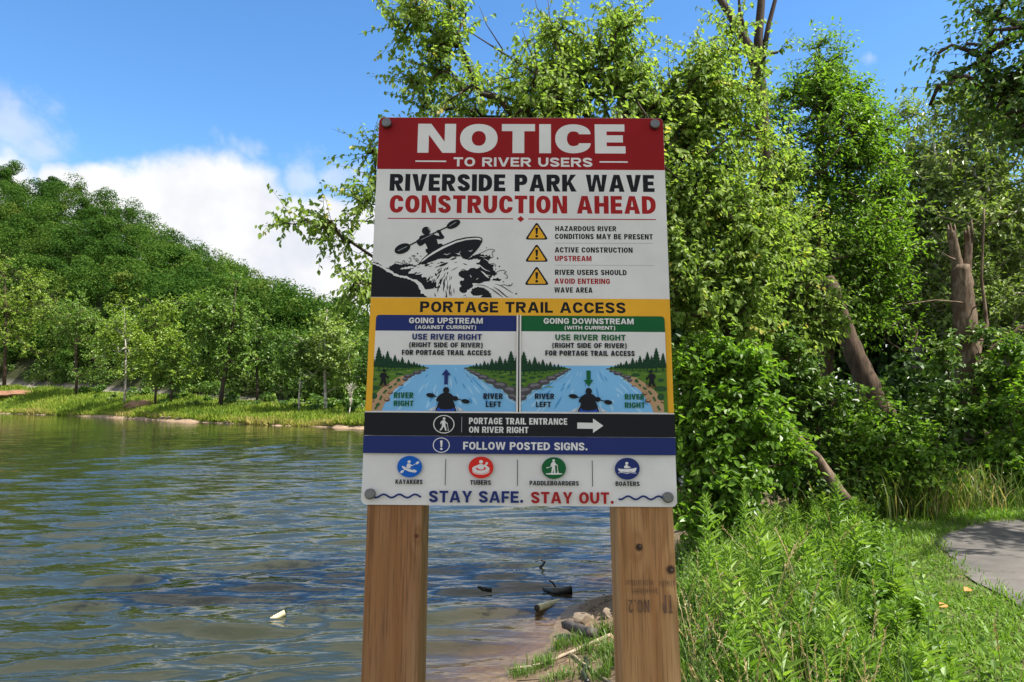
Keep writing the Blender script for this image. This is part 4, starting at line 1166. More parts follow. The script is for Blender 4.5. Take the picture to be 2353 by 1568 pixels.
def far_mat():
    m, T, b = new_mat('far bank turf and gravel')
    at_ = T.n('ShaderNodeAttribute', attribute_name='rnd'); d = at_.outputs['Fac']
    g = T.n('ShaderNodeNewGeometry'); pos = g.outputs['Position']
    n1 = T.noise(pos, .35, 5, .6); n2 = T.noise(pos, 3, 5, .7)
    grass = T.mix(T.ramp(n1, [(.35, 0.), (.65, 1.)]), (.075, .125, .022), (.16, .21, .04))
    grass = T.mix(T.math('MULTIPLY', T.smooth(n2, .5, .72), .6), grass, (.05, .085, .02))
    mud = T.mix(T.ramp(n2, [(.35, 0.), (.65, 1.)]), (.20, .135, .085), (.36, .26, .18))
    gravel = T.mix(T.ramp(n2, [(.35, 0.), (.65, 1.)]), (.16, .14, .12), (.27, .24, .21))
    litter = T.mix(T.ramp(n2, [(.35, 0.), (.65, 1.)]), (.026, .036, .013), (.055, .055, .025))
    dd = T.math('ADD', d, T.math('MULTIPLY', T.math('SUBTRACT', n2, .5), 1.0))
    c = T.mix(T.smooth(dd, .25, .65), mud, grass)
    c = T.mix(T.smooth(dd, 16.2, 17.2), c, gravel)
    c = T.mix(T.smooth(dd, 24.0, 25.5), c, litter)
    T.l(c, b.inputs['Base Color']); b.inputs['Roughness'].default_value = .95; b.inputs['Specular IOR Level'].default_value = .1
    return m
ks = np.linspace(-3.2, 1.6, 560)
ds = np.concatenate([np.linspace(-4, 2, 25), np.linspace(2.4, 26, 60), np.linspace(28, 330, 70)])
KK, DD = np.meshgrid(ks, ds); YY = D0(KK) + DD
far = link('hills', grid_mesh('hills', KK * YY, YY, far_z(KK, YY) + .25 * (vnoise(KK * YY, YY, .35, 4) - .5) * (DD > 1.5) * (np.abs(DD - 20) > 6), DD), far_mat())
tag(far, kind='structure')
def far_pt(k, d, up=0.0):
    Y = float(D0(k)) + d
    return np.array([k * Y, Y, float(far_z(k, Y)) + up])

# ---- the river: real ripples near the viewer, finer ones as bump
def river_mat():
    m, T, b = new_mat('river water')
    g = T.n('ShaderNodeNewGeometry'); pos = g.outputs['Position']
    mp = T.n('ShaderNodeMapping'); mp.inputs['Rotation'].default_value = (0, 0, R(12)); mp.inputs['Scale'].default_value = (.30, 1.0, 1.0); T.l(pos, mp.inputs['Vector'])
    n1 = T.noise(mp.outputs[0], 2.3, 3, .55, .4); n2 = T.noise(mp.outputs[0], 8.5, 3, .55, .3); n3 = T.noise(pos, .16, 3, .5)
    calm = T.ramp(n3, [(.38, .55), (.62, 1.)])
    h = T.math('ADD', T.math('MULTIPLY', n1, .062), T.math('MULTIPLY', n2, .009))
    far_ = T.smooth(T.vmath('LENGTH', pos), 22.0, 62.0)
    h = T.math('MULTIPLY', T.math('MULTIPLY', h, calm), T.math('SUBTRACT', 1.0, T.math('MULTIPLY', far_, .68)))
    bp = T.n('ShaderNodeBump'); bp.inputs['Strength'].default_value = 1.0; bp.inputs['Distance'].default_value = 1.0
    T.l(h, bp.inputs['Height'])
    a = T.n('ShaderNodeAttribute', attribute_name='rnd')      # depth of water over the bed
    b.inputs['Base Color'].default_value = (.050, .056, .020, 1)
    T.l(T.mix(T.smooth(a.outputs['Fac'], .03, .30), (.060, .047, .029), (.0195, .023, .0095)), b.inputs['Base Color'])
    b.inputs['Roughness'].default_value = .01; b.inputs['IOR'].default_value = 1.52
    T.l(bp.outputs[0], b.inputs['Normal'])
    tr = T.n('ShaderNodeBsdfTransparent'); gl = T.n('ShaderNodeBsdfGlossy'); gl.inputs['Roughness'].default_value = .01; T.l(bp.outputs[0], gl.inputs['Normal'])
    fr = T.n('ShaderNodeFresnel'); fr.inputs['IOR'].default_value = 1.45; T.l(bp.outputs[0], fr.inputs['Normal'])
    tr.inputs['Color'].default_value = (.92, .86, .74, 1)
    clear = T.n('ShaderNodeMixShader'); T.l(fr.outputs[0], clear.inputs[0]); T.l(tr.outputs[0], clear.inputs[1]); T.l(gl.outputs[0], clear.inputs[2])
    mx = T.n('ShaderNodeMixShader')
    T.l(T.smooth(a.outputs['Fac'], .0, .22), mx.inputs[0]); T.l(clear.outputs[0], mx.inputs[1]); T.l(b.outputs[0], mx.inputs[2])
    T.l(mx.outputs[0], m.node_tree.nodes['Material Output'].inputs['Surface'])
    return m
rad = [2.5]
while rad[-1] < 170: rad.append(rad[-1] * 1.0055 if rad[-1] < 60 else rad[-1] * 1.02)
rad = np.array(rad); az = np.linspace(R(-80), R(58), 620)
RR, AZ = np.meshgrid(rad, az, indexing='ij')
WX, WY = RR * np.sin(AZ), RR * np.cos(AZ)
WZ = np.zeros_like(WX)
wr = np.random.default_rng(11)
for i in range(64):
    lam = .30 * (2.0 / .30) ** wr.random(); th = R(90 + 8) + wr.normal(0, .24)
    kx, ky = 2 * np.pi / lam * math.cos(th), 2 * np.pi / lam * math.sin(th)
    env = np.clip((lam / (RR * .0055) - 3) / 5, 0, 1)
    WZ += .0085 * lam ** .95 * min(1, .6 / lam) ** .8 * np.sin(kx * WX + ky * WY + wr.random() * 6.28 + 1.8 * (vnoise(WX, WY, .30, i) - .5)) * env
patch = .45 + .95 * vnoise(WX, WY, .11, 4) * np.clip(1.15 - RR / 60, .12, 1)
shal = np.clip(-shore_s(WX, WY) / 1.2, .12, 1)
WZ = WZ * patch * shal + WATER_Z
depth = np.where(RR < 40, WATER_Z - near_z(WX, WY), 3.0)
river = link('river', grid_mesh('river', WX, WY, WZ, depth), river_mat())
tag(river, kind='structure')

# ================================================================== TREES
M_BARK_D = bark_mat('dark bark', (.030, .022, .016), (.085, .062, .045))
M_BARK_B = bark_mat('brown bark', (.045, .030, .020), (.12, .082, .056))
M_BARK_G = bark_mat('grey pale bark', (.17, .14, .11), (.36, .31, .25), patch=(.50, .46, .40))
M_BARK_DEAD = bark_mat('bare weathered trunk', (.07, .045, .03), (.25, .185, .13), scale=22, patch=(.10, .065, .042))
M_TWIG = bark_mat('twig bark', (.06, .045, .03), (.13, .10, .07))

L_MAPLE = leaf_mat('box elder leaves', [(0.0, (.125, .20, .038)), (.45, (.24, .345, .074)), (.85, (.35, .44, .12)), (1.0, (.50, .43, .11))], trans=.55, rough=.5, spec=.25)
L_BRIGHT = leaf_mat('bright green leaves', [(0.0, (.085, .17, .018)), (.5, (.155, .285, .032)), (1.0, (.25, .38, .05))], trans=.55, rough=.38)
L_DARK = leaf_mat('dark green leaves', [(0.0, (.025, .060, .012)), (.6, (.048, .100, .018)), (1.0, (.085, .14, .028))], trans=.30, rough=.4)
L_GREY = leaf_mat('willowy grey green leaves', [(0.0, (.14, .21, .046)), (.6, (.25, .34, .08)), (1.0, (.37, .43, .14))], trans=.42, rough=.4)
L_YELLOW = leaf_mat('yellow green leaves', [(0.0, (.12, .19, .022)), (.5, (.215, .32, .036)), (1.0, (.32, .41, .06))], trans=.36)
L_OLIVE = leaf_mat('olive green leaves', [(0.0, (.08, .15, .02)), (.5, (.14, .24, .034)), (1.0, (.22, .31, .055))], trans=.34)
L_HILL = leaf_mat('hillside canopy', [(0.0, (.028, .072, .011)), (.4, (.050, .112, .016)), (.75, (.078, .142, .022)), (1.0, (.125, .17, .03))], trans=.28, rough=.6, spec=.05)
L_SHRUB = leaf_mat('bank shrubs', [(0.0, (.055, .12, .018)), (.6, (.11, .20, .03)), (1.0, (.18, .26, .05))], trans=.36)

def in_blob(c, r, n, shell=.55):
    """points in an ellipsoid, thicker towards its surface"""
    d = unit(rng.standard_normal((n, 3))); rad = (shell + (1 - shell) * rng.random(n)) if shell else rng.random(n) ** (1 / 3)
    return np.asarray(c) + d * rad[:, None] * np.asarray(r), d

def spray(leaves, tubes, nodes, dirs, twigs, per, tl, size, up=.25, droop=.5, spread=.9, wide=.62, hue=None, outward=None, narrow=False):
    """twigs with alternate leaves at each branch end"""
    n = len(nodes)
    P = np.repeat(nodes, twigs, 0); Dm = np.repeat(dirs, twigs, 0)
    D = unit(Dm * .8 + rng.standard_normal((len(P), 3)) * spread + np.array([0, 0, up]))
    TL = tl * rng.uniform(.55, 1.3, len(P))
    if tubes is not None:
        for i in range(len(P)):
            tubes.add([P[i], P[i] + D[i] * TL[i] * .55 + np.array([0, 0, .04 * TL[i]]), P[i] + D[i] * TL[i]], [.0042, .003, .0014], 3, cap=False)
    hue0 = rng.normal(.42, .20, len(P)) if hue is None else np.repeat(hue, twigs) + rng.normal(0, .12, len(P))
    for j in range(per):
        f = (j + .6) / per
        side = unit(np.cross(D, rng.standard_normal((len(P), 3)) * .5 + np.array([0, 0, 1.0]))) * (1 if j % 2 else -1)
        pos = P + D * (TL * f)[:, None] + np.array([0, 0, .08]) * (TL * math.sin(f * 2.2))[:, None]
        ld = unit(D * .45 + side * (.85 if j < per - 1 else .15) + np.array([0, 0, -droop]) * rng.uniform(.4, 1.4, (len(P), 1)) + rng.standard_normal((len(P), 3)) * .25)
        nm = np.array([0, 0, 1.0]) + rng.standard_normal((len(P), 3)) * .45 + Dm * .35
        sz = size * rng.uniform(.62, 1.2, len(P))
        keep = rng.random(len(P)) < .94
        hv = np.clip(hue0 + rng.normal(0, .12, len(P)), 0, 1)
        leaves.add(pos[keep], ld[keep], nm[keep], sz[keep], sz[keep] * wide, hv[keep], droop=.14)

def skeleton(trunk_pts, trunk_r, attr, step=.45, bias=.25):
    """join every attractor to the nearest limb, nearest first; returns nodes, parents"""
    nodes = [np.asarray(p, float) for p in trunk_pts]; par = list(range(-1, len(nodes) - 1)); ntr = len(nodes)
    start = np.array(nodes)
    order = np.argsort(np.linalg.norm(attr[:, None] - start[None], axis=2).min(1))
    arr = np.empty((len(nodes) + len(attr) * 5, 3)); arr[:len(nodes)] = nodes; cnt = len(nodes)
    ends = []; dirs = []
    top = start[-1]
    for i in order:
        a = attr[i]
        dv = a - arr[:cnt]; dd = np.linalg.norm(dv, axis=1)
        cost = dd + bias * np.maximum(0, arr[:cnt, 2] - a[2]) + .25 * np.maximum(0, np.abs(dv[:, 2]) * 0)
        j = int(cost.argmin()); L = dd[j]; m = max(1, min(4, int(L / step))); last = j
        sag = rng.normal(0, .06, 3) * L
        for q in range(1, m + 1):
            f = q / m; p = arr[j] + (a - arr[j]) * f + sag * math.sin(f * math.pi) + np.array([0, 0, .10 * L * math.sin(f * math.pi)])
            arr[cnt] = p; par.append(last); last = cnt; cnt += 1
        ends.append(last); dirs.append(unit(arr[last] - arr[par[last]]))
    return arr[:cnt].copy(), np.array(par), np.array(ends), np.array(dirs), ntr

def limb_mesh(tubes, nodes, par, ntr, trunk_r, tip=.006, expo=.42, sides=7, maxr=None):
    n = len(nodes); w = np.zeros(n); ch = [[] for _ in range(n)]
    for i in range(n - 1, 0, -1):
        if w[i] == 0: w[i] = 1
        w[par[i]] += w[i]; ch[par[i]].append(i)
    base_w = max(w[0], 1)
    rad = tip + (np.mean(trunk_r) - tip) * (w / base_w) ** expo
    rad[:ntr] = trunk_r
    seen = np.zeros(n, bool)
    # chains: follow the heaviest child
    starts = [(0, None)]
    while starts:
        i, frm = starts.pop()
        chain = [] if frm is None else [frm]
        r_ = [] if frm is None else [min(rad[frm], rad[i] * 1.15)]
        while True:
            chain.append(i); r_.append(rad[i])
            if not ch[i]: break
            if i < ntr - 1: nx = i + 1
            else: nx = max(ch[i], key=lambda c: w[c])
            for c in ch[i]:
                if c != nx: starts.append((c, i))
            i = nx
        if len(chain) > 1:
            tubes.add(nodes[chain], r_, sides if max(r_) > .03 else 4, cap=True, wob=.05 if max(r_) > .03 else 0)

def tree(name, label, cat, trunk, trunk_r, blobs, leafmat, barkmat, twigs=3, per=8, tl=.35, size=.085, step=.45, group=None, up=.2, droop=.5, twig_tubes=True, wide=.62, extra=None, tip=.006, spread=.9, expo=.42, shell=.5):
    """trunk: list of world points from the ground up; blobs: (centre, radii, how many twig ends)"""
    at_pts = []; hue = []
    for c, r_, n in blobs:
        sub, _ = in_blob(c, r_, max(2, n // 6), shell=shell)          # leaves gather in clumps with gaps between
        P = sub[rng.integers(0, len(sub), n)] + rng.normal(0, .21, (n, 3)) * np.asarray(r_)
        P[:, 2] -= .12 * np.abs(rng.standard_normal(n)) * np.asarray(r_)[2]
        at_pts.append(P)
    attr = np.concatenate(at_pts)
    nodes, par, ends, dirs, ntr = skeleton(trunk, trunk_r, attr, step)
    base = np.asarray(trunk[0], float)
    root = empty(name, base, label, cat, group)
    tb = Tubes(); limb_mesh(tb, nodes, par, ntr, trunk_r, tip=tip, expo=expo)
    lv = Leaves()
    if extra: extra(tb, lv)
    spray(lv, tb if twig_tubes else None, nodes[ends], dirs, twigs, per, tl, size, up=up, droop=droop, wide=wide, spread=spread)
    link('trunk', tb.mesh('trunk', base), barkmat, root)
    link('crown', lv.mesh('crown', base), leafmat, root)
    return root

# ---------------- the wooded slope across the river: one mass of crowns
def crown_cloud(leaves, c, r_, n, size, lumps=9, hue=.4):
    """a distant crown: leaves gathered on a heap of lumps"""
    c = np.asarray(c, float); r_ = np.asarray(r_, float)
    ld = unit(rng.standard_normal((lumps, 3)) + np.array([0, 0, .35]))
    lc = c + ld * r_ * rng.uniform(.35, .72, (lumps, 1)); lr = r_.mean() * rng.uniform(.30, .50, lumps)
    idx = rng.integers(0, lumps, n)
    d = unit(rng.standard_normal((n, 3)) + np.array([0, 0, .25]))
    P = lc[idx] + d * (lr[idx] * rng.uniform(.72, 1.06, n))[:, None] * np.array([1.1, 1.1, .85])
    nm = d + rng.standard_normal((n, 3)) * .55 + np.array([0, 0, .3])
    t = unit(np.cross(nm, rng.standard_normal((n, 3))))
    h = np.clip(hue + rng.normal(0, .13, lumps)[idx] + rng.normal(0, .13, n), 0, 1)
    s = size * rng.uniform(.6, 1.3, n)
    leaves.add(P, t, nm, s, s * .8, h, fold=.1)

hl = Leaves()
def hill_crowns():
    k = -2.1
    while k < .12:
        rd = float(np.interp(k, K_, RID_D) - D0(k))
        d = 24 + rng.uniform(0, 4)
        while d < rd + 12:
            Y = float(D0(k)) + d
            kk = k + rng.normal(0, .012)
            r0 = rng.uniform(2.1, 4.8) if d > 34 else rng.uniform(1.8, 3.0)
            z = float(far_z(kk, Y)); h = rng.uniform(6.0, 11.0) if d > 34 else rng.uniform(3.5, 7)
            if k > -.2: h *= .8
            hue = rng.normal(.40, .24)
            for q in range(2 if d > 34 else 1):
                crown_cloud(hl, (kk * Y + rng.normal(0, .6), Y + rng.normal(0, .6), z + h - q * r0 * 1.25), (r0 * (1 + .12 * q), r0 * (1 + .12 * q), r0 * .95), 1250 if q == 0 else 650, .32, lumps=12, hue=hue - .08 * q)
            d += rng.uniform(4.6, 7.6)
        k += .028 if k > -1.2 else .075
hill_crowns()
hill = link('hillside_forest', hl.mesh('hillside_forest'), L_HILL)
tag(hill, kind='stuff', label='dense dark green woodland covering the hill across the river', cat='forest')

# ---------------- shrubs and tall herbs at the foot of the slope: one mass
ul = Leaves()
for i in range(520):
    k = rng.uniform(-1.15, .15); d = rng.uniform(24.0, 42) if i % 3 else rng.uniform(13, 15.5)
    if d < 20 and k < -.30 and rng.random() < .8: continue
    r0 = rng.uniform(1.0, 2.4) if d > 20 else rng.uniform(.4, .9)
    p_ = far_pt(k, d, r0 * .6)
    crown_cloud(ul, p_, (r0 * 1.2, r0, r0), 300, .30, lumps=6, hue=rng.normal(.45, .2))
for i in range(200):
    if i < 160: k = rng.uniform(-1.0, -.42); d = rng.uniform(24.5, 40); r0 = rng.uniform(.8, 1.7)
    else: k = rng.uniform(-.62, -.12); d = rng.uniform(8, 15.5); r0 = rng.uniform(.3, .7)
    crown_cloud(ul, far_pt(k, d, r0 * .5), (r0 * 1.3, r0, r0), 260, .24, lumps=6, hue=rng.normal(.5, .25))
tag(link('bank_undergrowth', ul.mesh('bank_undergrowth'), L_SHRUB), kind='stuff', label='leafy undergrowth along the track below the wooded hill', cat='undergrowth')

# ---------------- grass on the far bank
L_BANKGRASS = leaf_mat('far bank grass', [(0.0, (.11, .18, .025)), (.5, (.21, .29, .038)), (.85, (.32, .36, .065)), (1.0, (.40, .34, .12))], trans=.40, spec=.15)
gl = Leaves()
n = 60000
k = rng.uniform(-1.0, .15, n); d = .35 + 16.2 * rng.random(n) ** 1.5
Y = D0(k) + d; z = far_z(k, Y)
lean = rng.standard_normal((n, 3)) * .32 + np.array([0, 0, 1.0])
hh = rng.uniform(.22, .62, n) * (.55 + .9 * vnoise(k * Y, Y, .22, 6))
gl.add(np.stack([k * Y, Y, z - .05], 1), lean, rng.standard_normal((n, 3)), hh, hh * .26, np.clip(-.05 + .75 * vnoise(k * Y, Y, .16, 2) + .45 * vnoise(k * Y, Y, .7, 5) + rng.normal(0, .15, n) + .35 * (d < 1.3), 0, 1))
tag(link('bank_grass', gl.mesh('bank_grass'), L_BANKGRASS), kind='stuff', label='bright long grass along the far river bank', cat='grass')

# ---------------- single trees standing on the far bank
def bank_tree(px_base, py_top, k_d, crown, leafmat, barkmat, label, n=150, size=.27, lean=0.0, tr=.16, per=7, tl=1.0, lowest=.30, sparse=False):
    """px_base: where the trunk meets the bank in the measured drawing; crown: [(dx px, py, rx px, ry px)]"""
    kk = (px_base - 1176.5) / F
    g = far_pt(kk, k_d); Y = g[1]
    top = np.array(at(px_base + lean, py_top, Y)); H = top[2] - g[2]
    trunk = [g + np.array([0, 0, -.2])] + [g + (top - g) * f + np.array([math.sin(f * 5 + px_base) * .12, 0, 0]) * H * .1 for f in (.18, .36, .55, .74, .92)]
    bl = []
    tot = sum(a[2] * a[3] for a in crown)
    for dx, py, rx, ry in crown:
        c = np.array(at(px_base + dx, py, Y + rng.uniform(-.8, .8)))
        bl.append((c, (rx / F * Y, rx / F * Y * .9, ry / F * Y), max(8, int(1.35 * n * rx * ry / tot))))
    return tree('riverbank_tree', label, 'tree', trunk, [tr, tr * .88, tr * .74, tr * .58, tr * .36, tr * .16], bl, leafmat, barkmat, twigs=3, per=per, tl=tl, size=size, step=1.6,
                group='trees along the far river bank', twig_tubes=False, wide=.75, tip=.02, expo=.55, droop=.25, shell=.45)
bank_tree(178, 690, 13, [(0, 740, 62, 60), (-35, 775, 45, 40), (45, 765, 48, 45), (0, 700, 40, 30), (20, 830, 45, 30)], L_OLIVE, M_BARK_B, 'olive green bank tree with a dark bare trunk, left of the pale slender trunk', n=190, tr=.20)
bank_tree(289, 690, 7, [(5, 730, 42, 50), (-20, 770, 34, 40), (25, 795, 34, 42), (-38, 800, 30, 30), (0, 845, 28, 26)], L_YELLOW, M_BARK_G, 'slender bank tree with a pale curving trunk and thin yellowish crown', n=130, tr=.15)
bank_tree(360, 680, 7.5, [(10, 730, 52, 55), (45, 790, 46, 46), (-25, 785, 32, 36), (60, 835, 36, 32), (10, 860, 30, 28)], L_YELLOW, M_BARK_B, 'yellow green bank tree beside the reddish mound, right of the pale trunk', n=180, tr=.14)
bank_tree(396, 790, 11, [(0, 830, 34, 40), (-25, 860, 28, 28), (25, 870, 30, 30)], L_OLIVE, M_BARK_B, 'short dull green bank tree crowded under the yellow green one', n=70, tr=.12)
bank_tree(508, 625, 8, [(10, 680, 62, 60), (-40, 740, 55, 55), (55, 740, 58, 60), (0, 790, 70, 50), (35, 835, 50, 36), (-35, 840, 45, 34)], L_OLIVE, M_BARK_D, 'largest dark green bank tree with a leaning black trunk', n=300, tr=.24, lean=40)
bank_tree(592, 720, 13, [(0, 770, 42, 48), (-20, 820, 36, 36), (25, 830, 36, 36)], L_SHRUB, M_BARK_D, 'rounded mid green bank tree between the largest tree and the pale one', n=110, tr=.15)
bank_tree(690, 760, 8, [(0, 800, 32, 36), (-18, 840, 26, 28), (20, 850, 26, 26)], L_SHRUB, M_BARK_G, 'small bank tree with a thin forked grey trunk', n=90, tr=.10)
bank_tree(750, 690, 9, [(8, 735, 36, 40), (-18, 790, 44, 44), (35, 795, 48, 48), (0, 850, 52, 42), (50, 850, 36, 36)], L_GREY, M_BARK_G, 'pale grey green bank tree with a high wispy top nearest the sign', n=230, tr=.17)
bank_tree(12, 580, 16, [(-10, 640, 60, 70), (25, 700, 60, 55), (-30, 740, 60, 60), (-15, 800, 60, 40), (70, 650, 46, 50), (90, 700, 50, 60), (75, 770, 55, 50)], L_YELLOW, M_BARK_B, 'tall light yellow green tree at the left edge of the far bank', n=330, tr=.26)
bank_tree(-120, 600, 12, [(0, 680, 80, 80), (-40, 760, 60, 60), (40, 770, 60, 60)], L_OLIVE, M_BARK_B, 'broad olive tree beyond the left end of the far bank', n=200, tr=.26)
bank_tree(870, 760, 8, [(0, 800, 40, 40), (-20, 850, 40, 36), (30, 850, 36, 36)], L_SHRUB, M_BARK_G, 'bushy bank tree hidden close behind the sign edge', n=130, tr=.13)
# a bare, pale, much-branched little tree
def bare_tree():
    g = far_pt((805 - 1176.5) / F, 4.0)
    root = empty('bare_tree', g, 'leafless pale grey little tree with spreading branches on the far bank', 'tree', 'trees along the far river bank')
    tb = Tubes()
    def br(p, d, L, r_, lv):
        q = p + unit(d) * L
        tb.add([p, p + unit(d) * L * .5 + rng.normal(0, .04, 3) * L, q], [r_, r_ * .8, r_ * .6], 4)
        if lv:
            for _ in range(3 if lv > 1 else 2): br(q, unit(d) + rng.normal(0, .42, 3) + np.array([0, 0, .1]), L * rng.uniform(.6, .85), r_ * .62, lv - 1)
    br(g - np.array([0, 0, .1]), np.array([.05, 0, 1.]), 1.1, .07, 4)
    link('trunk', tb.mesh('trunk', g), M_BARK_G, root)
bare_tree()

# mounds and bare earth on the far bank
def mound(name, label, px, d, w, h, mat):
    g = far_pt((px - 1176.5) / F, d, -.1)
    bm = bmesh.new(); bmesh.ops.create_icosphere(bm, subdivisions=4, radius=1)
    for v in bm.verts:
        q = v.co * 2.2
        s = 1 + .25 * (vnoise(q.x, q.y + q.z, 1.3, 5) - .5) * 2
        v.co = Vector((v.co.x * w * s, v.co.y * w * .6 * s, max(v.co.z, -.2) * h * s))
    me = bpy.data.meshes.new(name); bm.to_mesh(me); bm.free()
    for f in me.polygons: f.use_smooth = True
    o = link(name, me, mat); o.location = g
    tag(o, label, 'mound'); return o
M_CLAY = plain('red clay', (.21, .105, .058), rough=.95, mottle=.35, scale=2.5, bump=.6)
M_CLAY2 = plain('dry brown heap', (.25, .15, .08), rough=.95, mottle=.4, scale=3.5, bump=.7)
mound('earth_mound', 'bare orange clay heap on the grass at the left edge of the far bank', 30, 10.5, 5.2, .75, M_CLAY)
mound('brush_mound', 'rusty brown rounded heap beside the yellow green bank tree', 326, 7.0, 1.5, .72, M_CLAY2)

# ================================================================== NEAR TREES, right of and behind the sign
def blob(px, py, Y, rx, ry, n, rd=None):
    c = np.array(at(px, py, Y))
    return (c, (rx / F * Y, rd if rd else max(.35, .75 * max(rx, ry) / F * Y), ry / F * Y), n)
def line_of(pts):
    out = []
    for p in pts:
        q = np.array(at(*p)); out.append(q)
    return out
def grounded(pts):
    q = line_of(pts); q[0][2] = float(near_z(q[0][0], q[0][1])) - .08
    return q

def bare_twigs(tb, lv):
    for pts, r0 in (([(1330, 240), (1290, 150), (1262, 60), (1255, -30)], .018), ([(1275, 110), (1310, 60), (1325, 20)], .008), ([(1290, 150), (1340, 95), (1350, 60)], .008), ([(1262, 60), (1235, 20), (1225, -20)], .007),
                    ([(1360, 260), (1250, 190), (1150, 120), (1080, 80), (1010, 75)], .022), ([(1150, 120), (1120, 60), (1105, 20)], .010), ([(1250, 190), (1215, 120), (1200, 70)], .010), ([(1420, 200), (1450, 140), (1480, 100)], .010), ([(1450, 140), (1440, 90), (1470, 50)], .007),
                    ([(1330, 300), (1200, 240), (1080, 200), (1010, 180)], .018), ([(860, 510), (790, 508), (720, 504), (640, 504)], .010), ([(860, 560), (825, 585), (800, 572)], .007)):
        P = [np.array(at(x, y, 8.5)) + rng.normal(0, .02, 3) for x, y in pts]
        tb.add(P, np.linspace(r0, .003, len(P)), 5)
# the drooping-leaved tree whose branches reach over and past the sign
T1 = grounded([(1705, 1270, 8.9), (1690, 1000, 8.9), (1668, 800, 8.9), (1625, 600, 8.95), (1540, 420, 8.9), (1430, 270, 8.8)])
b1 = [blob(1160, 235, 8.6, 150, 55, 62), blob(1290, 200, 8.8, 110, 80, 70), blob(1330, 250, 8.7, 150, 60, 90), blob(1040, 130, 8.3, 80, 40, 26), blob(985, 60, 8.2, 45, 40, 18), blob(1000, 200, 8.3, 50, 40, 16),
      blob(925, 85, 8.2, 28, 20, 7), blob(1425, 60, 8.7, 30, 70, 26), blob(1390, 130, 8.7, 60, 50, 30), blob(1440, 210, 8.8, 70, 70, 60), blob(1290, 70, 8.7, 40, 50, 18), blob(1040, 30, 8.3, 40, 30, 12), blob(980, 245, 8.3, 30, 22, 8),
      blob(1560, 200, 8.8, 70, 90, 75), blob(1640, 190, 8.8, 50, 80, 48), blob(1672, 60, 8.9, 18, 60, 16), blob(1590, 330, 8.7, 110, 110, 130), blob(1690, 330, 8.9, 80, 110, 42), blob(1600, 480, 8.5, 90, 110, 110), blob(1700, 520, 8.8, 100, 110, 115),
      blob(1580, 640, 8.4, 80, 100, 105), blob(1690, 690, 8.7, 100, 90, 105), blob(1250, 420, 9.0, 330, 120, 150), blob(1500, 620, 9.2, 120, 200, 90), blob(1250, 650, 9.3, 300, 120, 70),
      blob(855, 370, 8.2, 20, 45, 9), blob(848, 460, 8.2, 22, 40, 9), blob(770, 505, 8.1, 50, 8, 8), blob(680, 505, 8.05, 30, 5, 4), blob(745, 535, 8.1, 24, 6, 3), blob(800, 560, 8.15, 14, 12, 3), blob(838, 660, 8.2, 30, 40, 18), blob(815, 640, 8.2, 10, 10, 2), blob(895, 560, 8.4, 36, 120, 8)]
tree('leaning_box_elder', 'sprawling tree with loose drooping light green leaves reaching out behind the sign', 'tree', T1, [.15, .13, .115, .095, .07, .045], b1, L_MAPLE, M_BARK_D, extra=bare_twigs, twigs=3, per=12, tl=.46, size=.078, step=.4, tip=.005, droop=.75, up=.1, spread=.7)

# tall tree with a dead forked top
def dead_top(tb, lv):
    Y = 10.8
    for pts, r0, r1 in (([(1745, 185), (1722, 110), (1690, 55), (1650, -10), (1600, -90)], .09, .045), ([(1745, 185), (1742, 90), (1752, -30), (1760, -150)], .085, .05), ([(1750, 150), (1766, 60), (1784, -10), (1805, -70)], .05, .02), ([(1722, 110), (1700, 30), (1698, -5), (1715, -60)], .04, .012), ([(1700, 75), (1692, 110), (1690, 180)], .03, .02)):
        P = [np.array(at(x, y, Y)) for x, y in pts]
        tb.add(P, np.linspace(r0, r1, len(P)), 7, wob=.05)
T2 = grounded([(1850, 1230, 10.8), (1815, 900, 10.8), (1790, 650, 10.8), (1770, 470, 10.8), (1752, 300, 10.8), (1745, 185, 10.8)])
b2 = [blob(1745, 150, 10.6, 35, 20, 7), blob(1690, 230, 10.7, 40, 50, 14), blob(1700, 450, 10.6, 80, 80, 40), blob(1800, 430, 10.6, 60, 70, 32), blob(1830, 520, 10.6, 70, 80, 40), blob(1770, 620, 10.5, 110, 90, 80), blob(1850, 700, 10.3, 90, 80, 70), blob(1740, 800, 10.2, 120, 90, 90)]
tree('dead_topped_tree', 'tall dark trunk forking into bare dead limbs above the leafy trees', 'tree', T2, [.20, .17, .15, .13, .115, .10], b2, L_MAPLE, M_BARK_D, twigs=4, per=8, tl=.36, size=.082, step=.45, extra=dead_top, tip=.006, droop=.6)

# bright feathery tree right of it
T3 = grounded([(1905, 1200, 13.8), (1900, 900, 13.8), (1895, 650, 13.8), (1890, 450, 13.8), (1885, 280, 13.8), (1882, 130, 13.8)])
b3 = [blob(1965, 235, 13.8, 45, 50, 34), blob(2000, 340, 13.8, 55, 60, 50), blob(2030, 460, 13.8, 60, 70, 60), blob(2010, 590, 13.6, 60, 70, 60), blob(1885, 130, 13.8, 45, 45, 22), blob(1900, 190, 13.8, 75, 50, 50), blob(1860, 250, 13.6, 80, 60, 66), blob(1950, 260, 13.6, 60, 55, 50), blob(1880, 340, 13.5, 125, 80, 120), blob(1960, 400, 13.5, 50, 70, 50), blob(1850, 450, 13.4, 120, 100, 130), blob(1950, 560, 13.4, 110, 100, 120), blob(1880, 660, 13.3, 130, 100, 130), blob(1990, 700, 13.3, 90, 90, 90)]
tree('bright_ash_tree', 'bright green pointed tree with dense feathery leaves right of the dead forked top', 'tree', T3, [.20, .17, .14, .11, .07, .03], b3, L_BRIGHT, M_BARK_B, twigs=4, per=8, tl=.5, size=.105, step=.5, wide=.45, tip=.007, droop=.35, up=.35)

